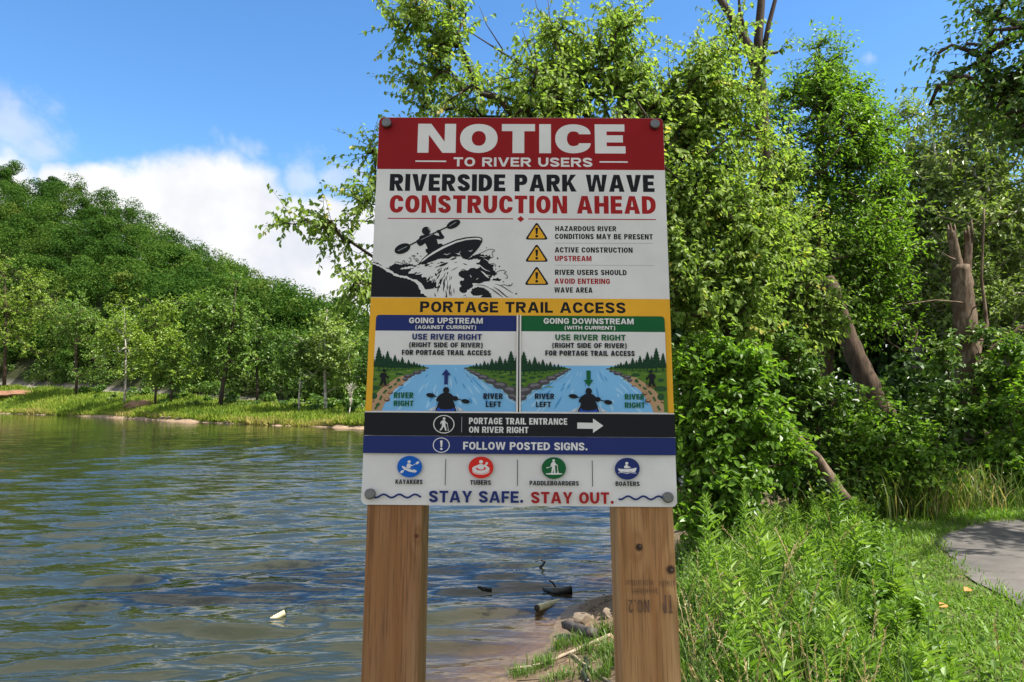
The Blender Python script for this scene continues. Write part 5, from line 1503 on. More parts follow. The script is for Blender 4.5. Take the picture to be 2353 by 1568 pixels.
# willowy background trees at the far right
T5 = grounded([(2110, 1150, 17.5), (2110, 900, 17.5), (2105, 650, 17.5), (2100, 450, 17.5), (2100, 330, 17.5)])
b5 = [blob(2100, 300, 17.5, 40, 40, 14), blob(2080, 380, 17.2, 70, 70, 50), blob(2160, 420, 17.2, 90, 80, 70), blob(2060, 480, 17, 80, 80, 70), blob(2150, 560, 16.8, 110, 90, 110), blob(2040, 620, 16.8, 80, 90, 80), blob(2110, 720, 16.5, 110, 90, 100)]
tree('willowy_tree', 'grey green willowy tree standing behind the broken trunk', 'tree', T5, [.20, .17, .13, .09, .05], b5, L_GREY, M_BARK_G, twigs=5, per=8, tl=.65, size=.14, step=.6, wide=.42, tip=.008, droop=.5)
T6 = grounded([(2330, 1150, 16.5), (2320, 850, 16.5), (2310, 600, 16.5), (2305, 400, 16.5), (2300, 250, 16.5)])
b6 = [blob(2200, 225, 16.5, 30, 30, 12), blob(2240, 270, 16.5, 70, 50, 40), blob(2320, 250, 16.2, 90, 80, 60), blob(2230, 370, 16, 100, 90, 90), blob(2350, 420, 16, 100, 110, 100), blob(2240, 520, 15.8, 100, 90, 90), blob(2340, 620, 15.6, 110, 110, 100), blob(2280, 720, 15.4, 110, 90, 90), blob(2400, 760, 15.4, 90, 120, 70)]
tree('pale_willow_tree', 'large pale loose tree filling the right edge below the overhanging dark branches', 'tree', T6, [.22, .19, .15, .10, .05], b6, L_GREY, M_BARK_G, twigs=5, per=8, tl=.65, size=.14, step=.6, wide=.42, tip=.008, droop=.45)

# dark branches hanging in from a tree outside the frame
T4 = grounded([(2760, 1260, 9.5), (2740, 800, 9.5), (2700, 400, 9.6), (2600, 150, 9.7), (2470, 60, 9.8)])
b4 = [(np.array([8.8, 6.2, 6.0]), (1.1, 1.1, .8), 40), (np.array([9.9, 7.2, 6.8]), (1.2, 1.2, .8), 34), (np.array([7.2, 6.9, 5.3]), (.9, .8, .6), 50), (np.array([7.9, 7.6, 6.2]), (.9, .9, .6), 60), (np.array([10.4, 5.4, 7.2]), (1.2, 1.2, .8), 60), blob(2270, 50, 9.8, 60, 45, 14), blob(2330, 20, 9.8, 60, 60, 22), blob(2240, 95, 9.8, 50, 30, 8), blob(2165, 105, 9.8, 30, 10, 3), blob(2300, 140, 9.8, 70, 50, 27), blob(2360, 120, 9.7, 60, 80, 30), blob(2210, 185, 9.8, 50, 24, 7), blob(2160, 215, 9.8, 26, 16, 3), blob(2310, 230, 9.7, 80, 50, 27), blob(2380, 250, 9.6, 80, 80, 33), blob(2250, 10, 9.8, 30, 30, 5), blob(2480, 150, 9.6, 120, 140, 49), blob(2600, 350, 9.5, 160, 160, 49)]
tree('overhanging_maple', 'dark leafy branches hanging in at the top right corner of the picture', 'tree', T4, [.24, .21, .17, .12, .07], b4, L_SHRUB, M_BARK_D, twigs=2, per=8, tl=.48, size=.10, step=.5, wide=.6, tip=.006, droop=.5)

# broken weathered trunk with a side limb
def broken_trunk():
    Y = 12.0
    P = line_of([(2255, 1130, Y), (2245, 1000, Y), (2232, 880, Y), (2222, 780, Y), (2212, 680, Y), (2208, 610, Y)])
    P[0][2] = float(near_z(P[0][0], P[0][1])) - .1
    root = empty('broken_trunk', P[0], 'thick weathered broken trunk with a split top and one side limb', 'tree trunk')
    tb = Tubes()
    def fine(pts, r0, r1, sides=14, wob=.05):
        pts = np.array(pts); t = np.linspace(0, len(pts) - 1, (len(pts) - 1) * 5 + 1)
        Q = np.stack([np.interp(t, np.arange(len(pts)), pts[:, i]) for i in range(3)], 1)
        tb.add(Q, np.interp(t, [0, len(pts) - 1], [r0, r1]), sides, wob=wob)
    fine(P, .25, .145, wob=.09)
    fine(line_of([(2205, 640, Y), (2196, 590, Y), (2189, 550, Y), (2186, 532, Y)]), .10, .062)
    fine(line_of([(2216, 650, Y), (2222, 600, Y), (2225, 560, Y), (2226, 536, Y)]), .09, .058)
    fine(line_of([(2238, 880, Y), (2262, 850, Y - .1), (2300, 800, Y - .3), (2353, 762, Y - .5), (2420, 730, Y - .8)]), .16, .09, 10)
    fine(line_of([(2240, 860, Y), (2252, 790, Y + .1), (2268, 745, Y + .2), (2255, 640, Y + .3), (2262, 480, Y + .3)]), .05, .014, 8)
    fine(line_of([(2222, 700, Y), (2205, 695, Y - .2), (2150, 690, Y - .4), (2080, 700, Y - .5)]), .022, .008, 5, 0)
    for (x, y, w, n_) in ((2186, 532, .055, 6), (2226, 536, .055, 6), (2210, 640, .12, 7)):      # splinters round each break
        c = np.array(at(x, y, Y))
        for q in range(n_):
            a = q / n_ * 6.28 + rng.uniform(-.3, .3); e = c + np.array([math.cos(a) * w, math.sin(a) * w, 0])
            h = rng.uniform(.05, .26)
            tb.add([e - np.array([0, 0, .15]), e + np.array([0, 0, h * .5]), e + np.array([rng.normal(0, .01), 0, h])], [.028, .018, .002], 4)
    for (x, y, dx, dy) in ((2218, 720, 40, -30), (2200, 600, -36, -20), (2226, 790, -50, -10), (2235, 850, 46, -60)):      # broken side twigs
        tb.add(line_of([(x, y, Y), (x + dx * .6, y + dy * .5, Y - .2), (x + dx, y + dy, Y - .35)]), [.022, .014, .005], 5)
    link('trunk', tb.mesh('trunk', P[0]), M_BARK_DEAD, root)
broken_trunk()
def log(name, label, pts, r0, r1, mat, cat='log', sides=12, wob=.05, sub=4):
    P = np.array(line_of(pts)); t = np.linspace(0, len(P) - 1, (len(P) - 1) * sub + 1)
    Q = np.stack([np.interp(t, np.arange(len(P)), P[:, i]) for i in range(3)], 1)
    Q += rng.normal(0, .10 * min(r0, r1), Q.shape)
    tb = Tubes(); tb.add(Q, np.interp(t, [0, len(P) - 1], [r0, r1]), sides, wob=wob)
    o = link(name, tb.mesh(name, Q[0]), mat); o.location = Q[0]
    return tag(o, label, cat)
log('leaning_tree', 'brown bare trunk leaning left out of the dark undergrowth', [(2050, 1010, 11.4), (2005, 905, 11.4), (1965, 820, 11.5), (1935, 740, 11.6), (1900, 640, 11.8)], .20, .13, M_BARK_B, 'tree trunk')
M_DRIFT = bark_mat('sun dried driftwood', (.20, .15, .10), (.42, .34, .25), scale=16)
log('fallen_log', 'tan peeling log slanting down among the bright low leaves', [(1775, 955, 8.9), (1825, 1000, 8.8), (1875, 1050, 8.7), (1945, 1150, 8.5)], .045, .07, M_BARK_DEAD, wob=.1)

# bushes in front of the trees
def bush(name, label, base, blobs, mat, size=.085, per=8, tl=.28, twigs=3, wide=.62, droop=.4):
    P = grounded([base, (base[0], base[1] - 60, base[2]), (base[0] + 5, base[1] - 110, base[2])])
    return tree(name, label, 'bush', P, [.035, .028, .02], blobs, mat, M_BARK_B, twigs=twigs, per=per, tl=tl, size=size, step=.3, wide=wide, tip=.004, droop=droop, up=.35)
bush('leafy_bush', 'rounded bright bush catching the sun below the leaning brown trunk', (2060, 1160, 9.6), [blob(2040, 960, 9.6, 60, 50, 44), blob(2010, 1030, 9.5, 90, 60, 80), blob(2090, 1020, 9.5, 60, 55, 55), blob(2060, 1090, 9.3, 80, 50, 60), blob(1960, 1000, 9.6, 50, 40, 26), blob(1960, 1100, 9.4, 70, 50, 40)], L_BRIGHT)
bush('leafy_bush', 'yellowish low bush with broad leaves close against the right edge of the sign', (1690, 1200, 8.0), [blob(1620, 850, 8.1, 70, 60, 60), blob(1690, 860, 8.2, 70, 60, 60), blob(1620, 960, 8.0, 80, 60, 75), blob(1720, 960, 8.0, 80, 70, 80), blob(1600, 1060, 7.9, 50, 60, 40), blob(1590, 1150, 7.8, 50, 50, 36), blob(1660, 1150, 7.8, 60, 50, 40), blob(1690, 1050, 7.9, 70, 50, 50), blob(1790, 1020, 8.4, 60, 60, 40)], L_BRIGHT, size=.095)
bush('leafy_bush', 'mid green bush between the sign and the fallen log', (1840, 1180, 9.8), [blob(1800, 870, 9.8, 80, 70, 70), blob(1880, 900, 9.8, 60, 60, 50), blob(1850, 980, 9.8, 80, 60, 60), blob(1790, 1090, 9.6, 70, 60, 50), blob(1880, 1110, 9.5, 70, 50, 50)], L_SHRUB, size=.09)
bush('leafy_bush', 'bright bush leaning in from the right edge beside the path', (2330, 1190, 10.5), [blob(2300, 1060, 10.5, 60, 60, 50), blob(2350, 980, 10.5, 60, 80, 60), blob(2290, 930, 11, 50, 70, 44), blob(2330, 840, 11.2, 60, 60, 44), blob(2380, 1080, 10.2, 70, 60, 50), blob(2200, 1080, 10.8, 50, 30, 18), blob(2285, 1120, 10.2, 40, 26, 18)], L_BRIGHT, size=.10)

bush('leafy_bush', 'shaded green bush around the foot of the broken trunk', (2240, 1160, 11.2), [blob(2180, 930, 11.3, 50, 50, 30), blob(2290, 900, 11.2, 50, 60, 30), blob(2210, 1010, 11.1, 70, 60, 50), blob(2130, 1010, 11.4, 50, 60, 36), blob(2290, 780, 11.4, 40, 30, 14), blob(2160, 800, 11.5, 40, 40, 16)], L_SHRUB, size=.10)
# dark woodland behind, one mass
wl = Leaves()
for i in range(420):
    px = rng.uniform(1480, 2750); Y = rng.uniform(18, 27); py = rng.uniform(620, 1090) if rng.random() < .8 else rng.uniform(500, 700)
    c = np.array(at(px, py, Y)); c[2] = max(c[2], float(near_z(c[0], c[1])) + .3)
    r0 = rng.uniform(.9, 1.7)
    crown_cloud(wl, c, (r0, r0, r0 * .9), 230, .26, lumps=6, hue=rng.normal(.35, .2))
for i in range(120):
    px = rng.uniform(1850, 2700); Y = rng.uniform(13, 17); py = rng.uniform(900, 1130)
    c = np.array(at(px, py, Y)); c[2] = max(c[2], float(near_z(c[0], c[1])) + .2); r0 = rng.uniform(.5, .9)
    crown_cloud(wl, c, (r0, r0, r0), 160, .18, lumps=5, hue=rng.normal(.3, .2))
for i in range(170):      # the park's tree belt, off to the right beyond the path
    a = rng.uniform(R(50), R(125)); r_ = rng.uniform(20, 30); r0 = rng.uniform(1.3, 2.4)
    crown_cloud(wl, (r_ * math.sin(a), r_ * math.cos(a), rng.uniform(.8, 8.0)), (r0, r0, r0 * .9), 220, .34, lumps=7, hue=rng.normal(.5, .2))
tag(link('woodland_thicket', wl.mesh('woodland_thicket'), L_DARK), kind='stuff', label='dark dense thicket behind the trees on the near bank', cat='thicket')

# unseen tree added behind the viewer to keep the sun off the sign
def added_shade_tree():
    base = np.array([2.7, -2.6, 0.0])
    lv = Leaves(); tb = Tubes()
    limb = [base + np.array([0, 0, -.2]), base + np.array([.05, .1, 2.0]), base + np.array([.1, .5, 4.2]), base + np.array([.2, 1.3, 6.0]), np.array([3.0, -.3, 7.2])]
    tb.add(np.array(limb), [.20, .17, .14, .10, .05], 10, wob=.04)
    for c, r0, n in (((3.05, .0, 7.4), 1.35, 2600), ((3.5, .5, 7.9), 1.2, 1800), ((2.4, -.4, 7.3), 1.2, 1800), ((3.0, -.8, 6.9), 1.1, 1500), ((2.3, .3, 7.9), 1.1, 1500), ((3.2, -2.2, 7.5), 1.7, 1800), ((2.0, -2.6, 8.0), 1.7, 1800), ((3.8, -3.0, 7.0), 1.6, 1500)):
        crown_cloud(lv, c, (r0, r0, r0 * .8), n, .14, lumps=9, hue=.4)
        tb.add([limb[3], (np.array(limb[3]) + np.array(c)) / 2 + np.array([0, 0, -.2]), np.array(c)], [.06, .04, .012], 6)
    root = empty('added_shade_tree', base, 'added unseen tree behind the viewer, its leafy limb shading the notice sign', 'tree')
    link('trunk', tb.mesh('trunk', base), M_BARK_B, root); link('crown', lv.mesh('crown', base), L_SHRUB, root)
added_shade_tree()

# ================================================================== WEEDS, GRASS, LAWN
L_WEED = leaf_mat('weed leaves', [(0.0, (.07, .15, .016)), (.5, (.15, .27, .032)), (1.0, (.27, .39, .065))], trans=.45, rough=.42, spec=.35)
L_GRASS = leaf_mat('tall bank grass', [(0.0, (.050, .105, .014)), (.6, (.10, .185, .026)), (.85, (.20, .24, .06)), (1.0, (.46, .36, .17))], trans=.40, rough=.45)
L_LAWN = leaf_mat('lawn grass', [(0.0, (.08, .17, .018)), (.5, (.15, .27, .032)), (.9, (.25, .36, .06)), (1.0, (.40, .34, .12))], trans=.42, rough=.45, spec=.25)
L_DRY = leaf_mat('dry grass', [(0.0, (.30, .21, .10)), (.6, (.50, .38, .20)), (1.0, (.62, .50, .30))], trans=.3, rough=.6)
L_LITTER = leaf_mat('dead leaf litter', [(0.0, (.06, .035, .02)), (.5, (.16, .10, .055)), (1.0, (.34, .24, .14))], trans=.1, rough=.8)
M_STEM = plain('green stem', (.10, .15, .04), rough=.6)
M_DRYSTEM = plain('dry stem', (.34, .25, .14), rough=.8)

def lawn_edge(y): return np.interp(y, [0, 2, 3.8, 4.6, 6, 7.3, 9, 10, 14], [2.1, 2.2, 2.35, 2.65, 3.2, 3.75, 4.7, 5.3, 7.5])

def weed(lv, tb, base, h, n=46, L=.085, lean=None, hue=.5, slim=False):
    lean = rng.normal(0, .20, 2) if lean is None else lean
    t = np.linspace(0, 1, 6)
    P = np.stack([base[0] + lean[0] * h * t ** 1.6, base[1] + lean[1] * h * t ** 1.6, base[2] + h * t], 1)
    tb.add(P, np.linspace(.0048, .0015, 6), 4, cap=False)
    f = np.concatenate([np.linspace(.16, .90, n) ** .9, np.linspace(.90, 1.0, n // 3)])
    m = len(f)
    pos = np.stack([np.interp(f, t, P[:, i]) for i in range(3)], 1)
    ang = np.arange(m) * 2.399 + rng.uniform(0, 6.28); up = np.where(f < .9, .35 + .5 * f, 1.3) + rng.normal(0, .18, m)
    D = np.stack([np.cos(ang), np.sin(ang), up], 1)
    ln = L * np.where(f < .9, .75 + .55 * np.sin(f * 2.9), .55) * rng.uniform(.8, 1.2, m)
    if slim: ln *= .72
    hv = np.clip(hue + .25 * (f - .6) + rng.normal(0, .10, m), 0, 1)
    lv.add(pos, D, np.array([0, 0, 1.0]) + rng.normal(0, .25, (m, 3)), ln, ln * (.15 if slim else .20), hv, fold=.25, droop=.10, wide=.34)
    # a few side shoots
    if not slim:
        for _ in range(rng.integers(0, 4)):
            f0 = rng.uniform(.45, .85); p0 = np.array([np.interp(f0, t, P[:, i]) for i in range(3)]); a = rng.uniform(0, 6.28); sl = h * rng.uniform(.12, .26)
            d = unit(np.array([math.cos(a) * .6, math.sin(a) * .6, .9]))
            tb.add([p0, p0 + d * sl], [.0022, .001], 3, cap=False)
            q = np.linspace(.3, 1, 12); aa = np.arange(12) * 2.399
            D2 = np.stack([np.cos(aa), np.sin(aa), np.full(12, .9)], 1); l2 = L * .62 * rng.uniform(.7, 1.2, 12)
            lv.add(p0 + d * (q * sl)[:, None], D2, np.array([0, 0, 1.0]) + rng.normal(0, .25, (12, 3)), l2, l2 * .2, np.clip(hue + .1 + rng.normal(0, .1, 12), 0, 1), fold=.25, droop=.08, wide=.34)

lv, tb = Leaves(), Tubes()
cnt = 0
while cnt < 430:
    y = 2.0 + 7.5 * rng.random() ** .9; e = float(lawn_edge(y))
    x = rng.uniform(-.2, e + .1)
    s = float(shore_s(x, y))
    if s < 1.05 or x < .19 * y + .16: continue
    if x < .19 * y + .60 and rng.random() < .62: continue
    edge = (e - x)
    h = rng.uniform(.36, .80) * (1 if edge > .5 else .45 + max(edge, 0) * 1.1)
    h *= float(np.interp(x - .19 * y, [.5, 1.9], [1, .70]))
    if y < 3.2 : h *= .8
    if rng.random() < .25 * (edge < .35): continue
    weed(lv, tb, (x, y, float(near_z(x, y)) - .02), h, n=int(30 + 22 * rng.random()), L=rng.uniform(.075, .115), hue=rng.normal(.5, .2), slim=rng.random() < .3)
    cnt += 1
for i in range(240):      # broad-leaved herbs among them and along the muddy edge
    if i < 170: y = rng.uniform(2.2, 8.5); x = rng.uniform(.2 * y + .2, float(lawn_edge(y)) + .15)
    else: y = rng.uniform(6.5, 13); x = SH_P[0] + (y - SH_P[1]) * .459 + rng.uniform(.55, 2.2)
    if float(shore_s(x, y)) < .4 or x < .19 * y + .2: continue
    z = float(near_z(x, y)); m = int(rng.integers(14, 34)); h = rng.uniform(.25, .62)
    f = np.linspace(.1, 1, m); a = np.arange(m) * 2.4 + rng.uniform(0, 6)
    ln = rng.normal(0, .15, 2); st = np.stack([x + ln[0] * h * f, y + ln[1] * h * f, z + h * f], 1)
    tb.add([[x, y, z], st[m // 2], st[-1]], [.004, .003, .0015], 4, cap=False)
    D = np.stack([np.cos(a), np.sin(a), .25 + .6 * f], 1); sz = rng.uniform(.05, .09) * (1.15 - .6 * f)
    lv.add(st + unit(D) * (sz * .5)[:, None], D, np.array([0, 0, 1.0]) + rng.normal(0, .3, (m, 3)), sz, sz * .62, np.clip(rng.normal(.3, .15) + rng.normal(0, .1, m), 0, 1))
o = link('weed_thicket', lv.mesh('weed_thicket'), L_WEED)
tag(o, kind='stuff', label='thick patch of leafy green weeds on the bank right of the sign', cat='weeds')
link('stems', tb.mesh('stems'), M_STEM, o)

def weed_thing(px, py_top, Y, label, n=52, L=.10, slim=False, hue=.6):
    p = np.array(at(px, py_top, Y)); z0 = float(near_z(p[0], p[1])); h = p[2] - z0
    base = (p[0], p[1], z0)
    lv, tb = Leaves(), Tubes()
    weed(lv, tb, base, h, n=int(n * max(1, h / .9)), L=L, lean=rng.normal(0, .04, 2), hue=hue, slim=slim)
    r_ = empty('weed_plant', base, label, 'weed', 'tall weeds standing out of the bank thicket')
    link('leaves', lv.mesh('leaves', base), L_WEED, r_); link('stem', tb.mesh('stem', base), M_STEM, r_)
weed_thing(1632, 1145, 5.2, 'bushy topped tall weed nearest the lower right corner of the sign', L=.11)
weed_thing(1712, 1118, 5.6, 'tall upright weed with a pointed feathery top beside the bushy topped one', slim=True, n=80, L=.11)
weed_thing(1738, 1195, 4.6, 'broad pale leaved weed in the middle of the thicket front', L=.14, hue=.75)
weed_thing(1925, 1095, 7.0, 'slender weed towering above the rest before the dark bush', slim=True, n=90, L=.13, hue=.45)
weed_thing(1968, 1195, 5.6, 'tall weed with a dense round tuft at the right end of the thicket', L=.12, hue=.7)
weed_thing(1850, 1215, 5.4, 'leafy weed halfway between the round tuft and the pale leaved weed', L=.11)
weed_thing(1690, 1260, 3.9, 'pale weed with starry leaf whorls close behind the right post', L=.11, hue=.75)
weed_thing(1800, 1470, 2.9, 'small bright weed low in the thicket near the bottom of the picture', L=.09, hue=.7)
weed_thing(1900, 1440, 3.2, 'feathery weed at the bottom of the thicket beside the lawn', L=.10, slim=True, n=70, hue=.6)
weed_thing(1990, 1180, 6.6, 'weed standing where the thicket meets the shaded grass', slim=True, n=70, L=.12, hue=.4)

def blades(bl, P, h, bend, wd, hue):
    bl.add(P, h, bend, wd, hue)

# lawn
ll = Blades(); lc = Leaves()
n = 150000
y = 1.2 + 12.0 * rng.random(n) ** 1.1; x = lawn_edge(y) - .45 + 7.5 * rng.random(n) ** 1.35
keep = (path_dist(x, y) > PATH_W - .16 + .26 * rng.random(n)) & (shore_s(x, y) > 1.8)
bare = vnoise(x, y, 2.2, 21) * .6 + vnoise(x, y, 5.0, 22) * .4
keep &= rng.random(n) < np.clip((bare - .20) * 5.0, .22, 1)
x, y = x[keep], y[keep]; n = len(x)
z = near_z(x, y) + .02 * (path_dist(x, y) < PATH_W)
h = rng.uniform(.025, .075, n) * (.6 + .9 * vnoise(x, y, 1.4, 7)) * (1 + .06 * y)
blades(ll, np.stack([x, y, z - .004], 1), h, np.full(n, .9), h * .09 + .0016, np.clip(.15 + .6 * vnoise(x, y, 1.1, 9) + rng.normal(0, .14, n), 0, 1))
# clover and other low broad leaves in the lawn
m = 26000
y = 2.8 + 8 * rng.random(m) ** 1.3; x = lawn_edge(y) - .6 + 4.6 * rng.random(m) ** 1.2
keep = (path_dist(x, y) > PATH_W + .05) & (vnoise(x, y, 1.7, 31) > .42)
x, y = x[keep], y[keep]; m = len(x); z = near_z(x, y)
sz = rng.uniform(.014, .034, m)
lc.add(np.stack([x, y, z + rng.uniform(.01, .05, m)], 1), np.concatenate([rng.normal(0, 1, (m, 2)), rng.uniform(0, .5, (m, 1))], 1), np.array([0, 0, 1.0]) + rng.normal(0, .3, (m, 3)), sz, sz * .75, np.clip(.5 + rng.normal(0, .16, m), 0, 1))
o = link('lawn', ll.mesh('lawn'), L_LAWN); link('clover', lc.mesh('clover'), L_LAWN, o)
tag(o, kind='stuff', label='short sunlit grass and clover between the weeds and the path', cat='grass')

# tall grass by the right post and along the bank
gl = Blades(); gs = Tubes(); gd = Leaves()
n = 8000
y = 1.9 + 6.5 * rng.random(n) ** 1.3; x = .19 * y + .13 + (.85 + .09 * y) * rng.random(n) ** 1.6
keep = (shore_s(x, y) > .95) & (x < lawn_edge(y) + .1)
x, y = x[keep], y[keep]; n = len(x); z = near_z(x, y)
h = rng.uniform(.28, .72, n)
blades(gl, np.stack([x, y, z], 1), h, np.full(n, .55), rng.uniform(.005, .010, n), np.clip(rng.normal(.42, .24, n), 0, 1))
n = 3600       # rough grass between lawn and bushes
y = 7.6 + 4.5 * rng.random(n); x = lawn_edge(y) - 1.6 + 5.0 * rng.random(n)
keep = (path_dist(x, y) > PATH_W + .3) & ((x < lawn_edge(y) - .5) | (y > 9.4))
x, y = x[keep], y[keep]; n = len(x); z = near_z(x, y)
h = rng.uniform(.12, .36, n); blades(gl, np.stack([x, y, z], 1), h, np.full(n, .6), rng.uniform(.010, .020, n), np.clip(rng.normal(.40, .2, n), 0, 1))
n = 1500       # tan clump before the dark thicket
cx, cy, _ = at(2070, 1150, 9.6)
x = cx + rng.normal(0, .75, n); y = cy + rng.normal(0, .4, n); z = near_z(x, y); h = rng.uniform(.35, .85, n)
keep = path_dist(x, y) > PATH_W + .3
blades(gl, np.stack([x, y, z], 1)[keep], h[keep], np.full(keep.sum(), .6), rng.uniform(.010, .018, keep.sum()), np.clip(rng.normal(.78, .16, keep.sum()), 0, 1))
# tufts on the muddy slope between the posts
for (px, py, cnt_, hh) in ((1290, 1490, 120, .16), (1330, 1478, 90, .14), (1390, 1460, 110, .17), (1240, 1520, 60, .10), (1195, 1552, 90, .12), (1400, 1500, 120, .2), (1325, 1535, 40, .09), (1370, 1515, 40, .1), (1225, 1545, 50, .1), (1260, 1530, 70, .13), (1350, 1500, 90, .15), (1405, 1535, 100, .2), (1300, 1560, 60, .12), (1270, 1565, 50, .1), (1380, 1560, 80, .16)):
    d_ = ray(px, py)
    Yc = 5.5
    for _ in range(12):
        pt = at(px, py, Yc); Yc = Yc * (EYE.z - float(near_z(pt.x, pt.y))) / (EYE.z - pt.z)
    x = pt.x + rng.normal(0, .055, cnt_); y = pt.y + rng.normal(0, .07, cnt_)
    h = hh * rng.uniform(.5, 1.3, cnt_)
    blades(gl, np.stack([x, y, near_z(x, y) - .005], 1), h, np.full(cnt_, .8), rng.uniform(.005, .010, cnt_), np.clip(rng.normal(.5, .12, cnt_), 0, 1))
# dry stalks with seed heads
for i in range(150):
    if i < 130: y = rng.uniform(2.0, 5.5); x = .19 * y + .12 + rng.uniform(0, .75) ** 1.3 * 1.3
    else: y = rng.uniform(2.6, 6.5); x = float(lawn_edge(y)) - rng.uniform(.1, 1.2)
    z = float(near_z(x, y)); h = rng.uniform(.45, .88); a = rng.uniform(0, 6.28); b_ = rng.uniform(.1, .5)
    t = np.linspace(0, 1, 6); P = np.stack([x + math.cos(a) * b_ * h * t ** 2, y + math.sin(a) * b_ * h * t ** 2, z + h * (t - .12 * b_ * t ** 3)], 1)
    gs.add(P, np.linspace(.0026, .0013, 6), 3, cap=False, rnd=rng.random())
    m = 16; f = np.linspace(.80, 1.0, m); pos = np.stack([np.interp(f, t, P[:, k]) for k in range(3)], 1)
    gd.add(pos, rng.normal(0, .4, (m, 3)) + (P[-1] - P[-2]) / np.linalg.norm(P[-1] - P[-2]) * 1.2, rng.normal(0, 1, (m, 3)), rng.uniform(.016, .030, m), .007, rng.random())
o = link('tall_grass', gl.mesh('tall_grass'), L_GRASS)
tag(o, kind='stuff', label='long arching grass around the right post and along the bank', cat='grass')
link('dry_stalks', gs.mesh('dry_stalks'), L_DRY, o); link('seed_heads', gd.mesh('seed_heads'), L_DRY, o)

# ================================================================== THE WATER'S EDGE
def on_ground(px, py, lift=0.0, zfix=None):
    Y = 6.0
    for _ in range(25):
        p = at(px, py, Y); zt = (zfix if zfix is not None else max(float(near_z(p.x, p.y)), WATER_Z)) + lift
        Y = Y * (EYE.z - zt) / (EYE.z - p.z)
    p = at(px, py, Y); return np.array(p)
# leaf litter and twig bits on the mud
lt = Leaves(); ltb = Tubes()
n = 2600
y = 4.3 + 5 * rng.random(n); x = -1.0 + 4.5 * rng.random(n); s = shore_s(x, y)
k_ = (s > .25) & (s < 2.2); x, y, s = x[k_], y[k_], s[k_]; n = len(x); z = near_z(x, y)
sz = rng.uniform(.015, .05, n)
lt.add(np.stack([x, y, z + .006], 1), np.concatenate([rng.normal(0, 1, (n, 2)), rng.normal(.1, .15, (n, 1))], 1), np.array([0, 0, 1.0]) + rng.normal(0, .3, (n, 3)), sz, sz * rng.uniform(.3, .7, n), rng.random(n))
for i in range(170):
    y = rng.uniform(4.6, 8.5); x = rng.uniform(-.6, 3.2); s = float(shore_s(x, y))
    if s < .3 or s > 2.0: continue
    a = rng.uniform(0, 3.14); L = rng.uniform(.08, .42); d = np.array([math.cos(a), math.sin(a), 0]) * L
    p0 = np.array([x, y, 0]); pts = [p0 - d / 2, p0 + rng.normal(0, .05, 3) * L, p0 + d / 2]
    pts = [np.array([q[0], q[1], float(near_z(q[0], q[1])) + .008 + .02 * rng.random()]) for q in pts]
    ltb.add(pts, [rng.uniform(.002, .006)] * 3, 4, rnd=rng.random())
o = link('leaf_litter', lt.mesh('leaf_litter'), L_LITTER)
tag(o, kind='stuff', label='brown dead leaves and twig bits strewn on the muddy slope', cat='leaf litter')
link('twig_bits', ltb.mesh('twig_bits'), M_TWIG, o)

M_BAMBOO = plain('pale cane', (.62, .55, .34), rough=.5, mottle=.2, scale=30)
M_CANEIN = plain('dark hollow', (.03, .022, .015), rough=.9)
M_ROCK = plain('tan river rock', (.17, .13, .092), rough=.85, mottle=.35, scale=9, bump=.6)
M_ROCKD = plain('dark wet wood', (.055, .045, .038), rough=.6, mottle=.5, scale=14, bump=.8)
M_BLACKW = plain('black wet wood', (.012, .011, .010), rough=.4, mottle=.5, scale=12, bump=.6)

def cane(label, p0, p1, r_):
    """a hollow cane, open end at p1"""
    p0, p1 = np.array(p0), np.array(p1); ax = p1 - p0
    base = p0
    root = empty('cane_piece', base, label, 'cane', 'broken canes at the water edge')
    tb = Tubes()
    f = np.array([0, .3, .56, .58, .60, .62, .85, .97, 1.0]); rr_ = np.array([.8, .92, .95, 1.06, 1.06, .97, 1., 1.0, .98]) * r_
    tb.add(p0 + f[:, None] * ax, rr_, 12, cap=False)
    link('cane_wall', tb.mesh('cane_wall', base), M_BAMBOO, root)
    t2 = Tubes(); t2.add(p0 + np.array([1.0, .985, .85])[:, None] * ax, np.array([.97, .80, .72]) * r_, 12, cap=True)
    link('hollow', t2.mesh('hollow', base), M_CANEIN, root)
a = on_ground(1285, 1382, zfix=WATER_Z - .03); b = on_ground(1234, 1398, zfix=WATER_Z + .05)
cane('hollow yellow cane with its dark open end showing, stuck in the shallows between the posts', a, b, .042)
a = on_ground(596, 1440, zfix=WATER_Z - .07); b = on_ground(656, 1408, zfix=WATER_Z + .06)
cane('whitish cane poking out of the open water left of the sign', a, b, .036)

def rock(name, label, px, py, size, mat, cat='rock', seed=0, flat=.6, yaw=0.0, stretch=1.0):
    g = on_ground(px, py); rs = np.random.default_rng(seed)
    bm = bmesh.new(); bmesh.ops.create_icosphere(bm, subdivisions=4, radius=1)
    nrm = unit(rs.standard_normal((9, 3))); dist = rs.uniform(.48, .82, 9)
    for v in bm.verts:
        c = np.array(v.co)
        for q in range(9):       # flat broken faces
            over = c @ nrm[q] - dist[q]
            if over > 0: c = c - nrm[q] * over * .96
        c *= 1 + .06 * (vnoise(c[0] * 3 + c[2] * 2, c[1] * 3, 1.0, seed) - .5)
        v.co = Vector((c[0] * size * stretch, c[1] * size, c[2] * size * flat))
    me = bpy.data.meshes.new(name); bm.to_mesh(me); bm.free()
    o = link(name, me, mat); o.location = (g[0], g[1], g[2] + size * flat * .35); o.rotation_euler = (0, 0, yaw)
    tag(o, label, cat); return o
rock('river_rock', 'tan angular rock resting on the mud at the water edge between the posts', 1338, 1432, .125, M_ROCK, seed=4, flat=.75, yaw=.4, stretch=1.15)
rock('river_rock', 'grey stone half hidden beside the right post at the water edge', 1396, 1418, .07, M_ROCK, seed=9, flat=1.1, yaw=1.0)
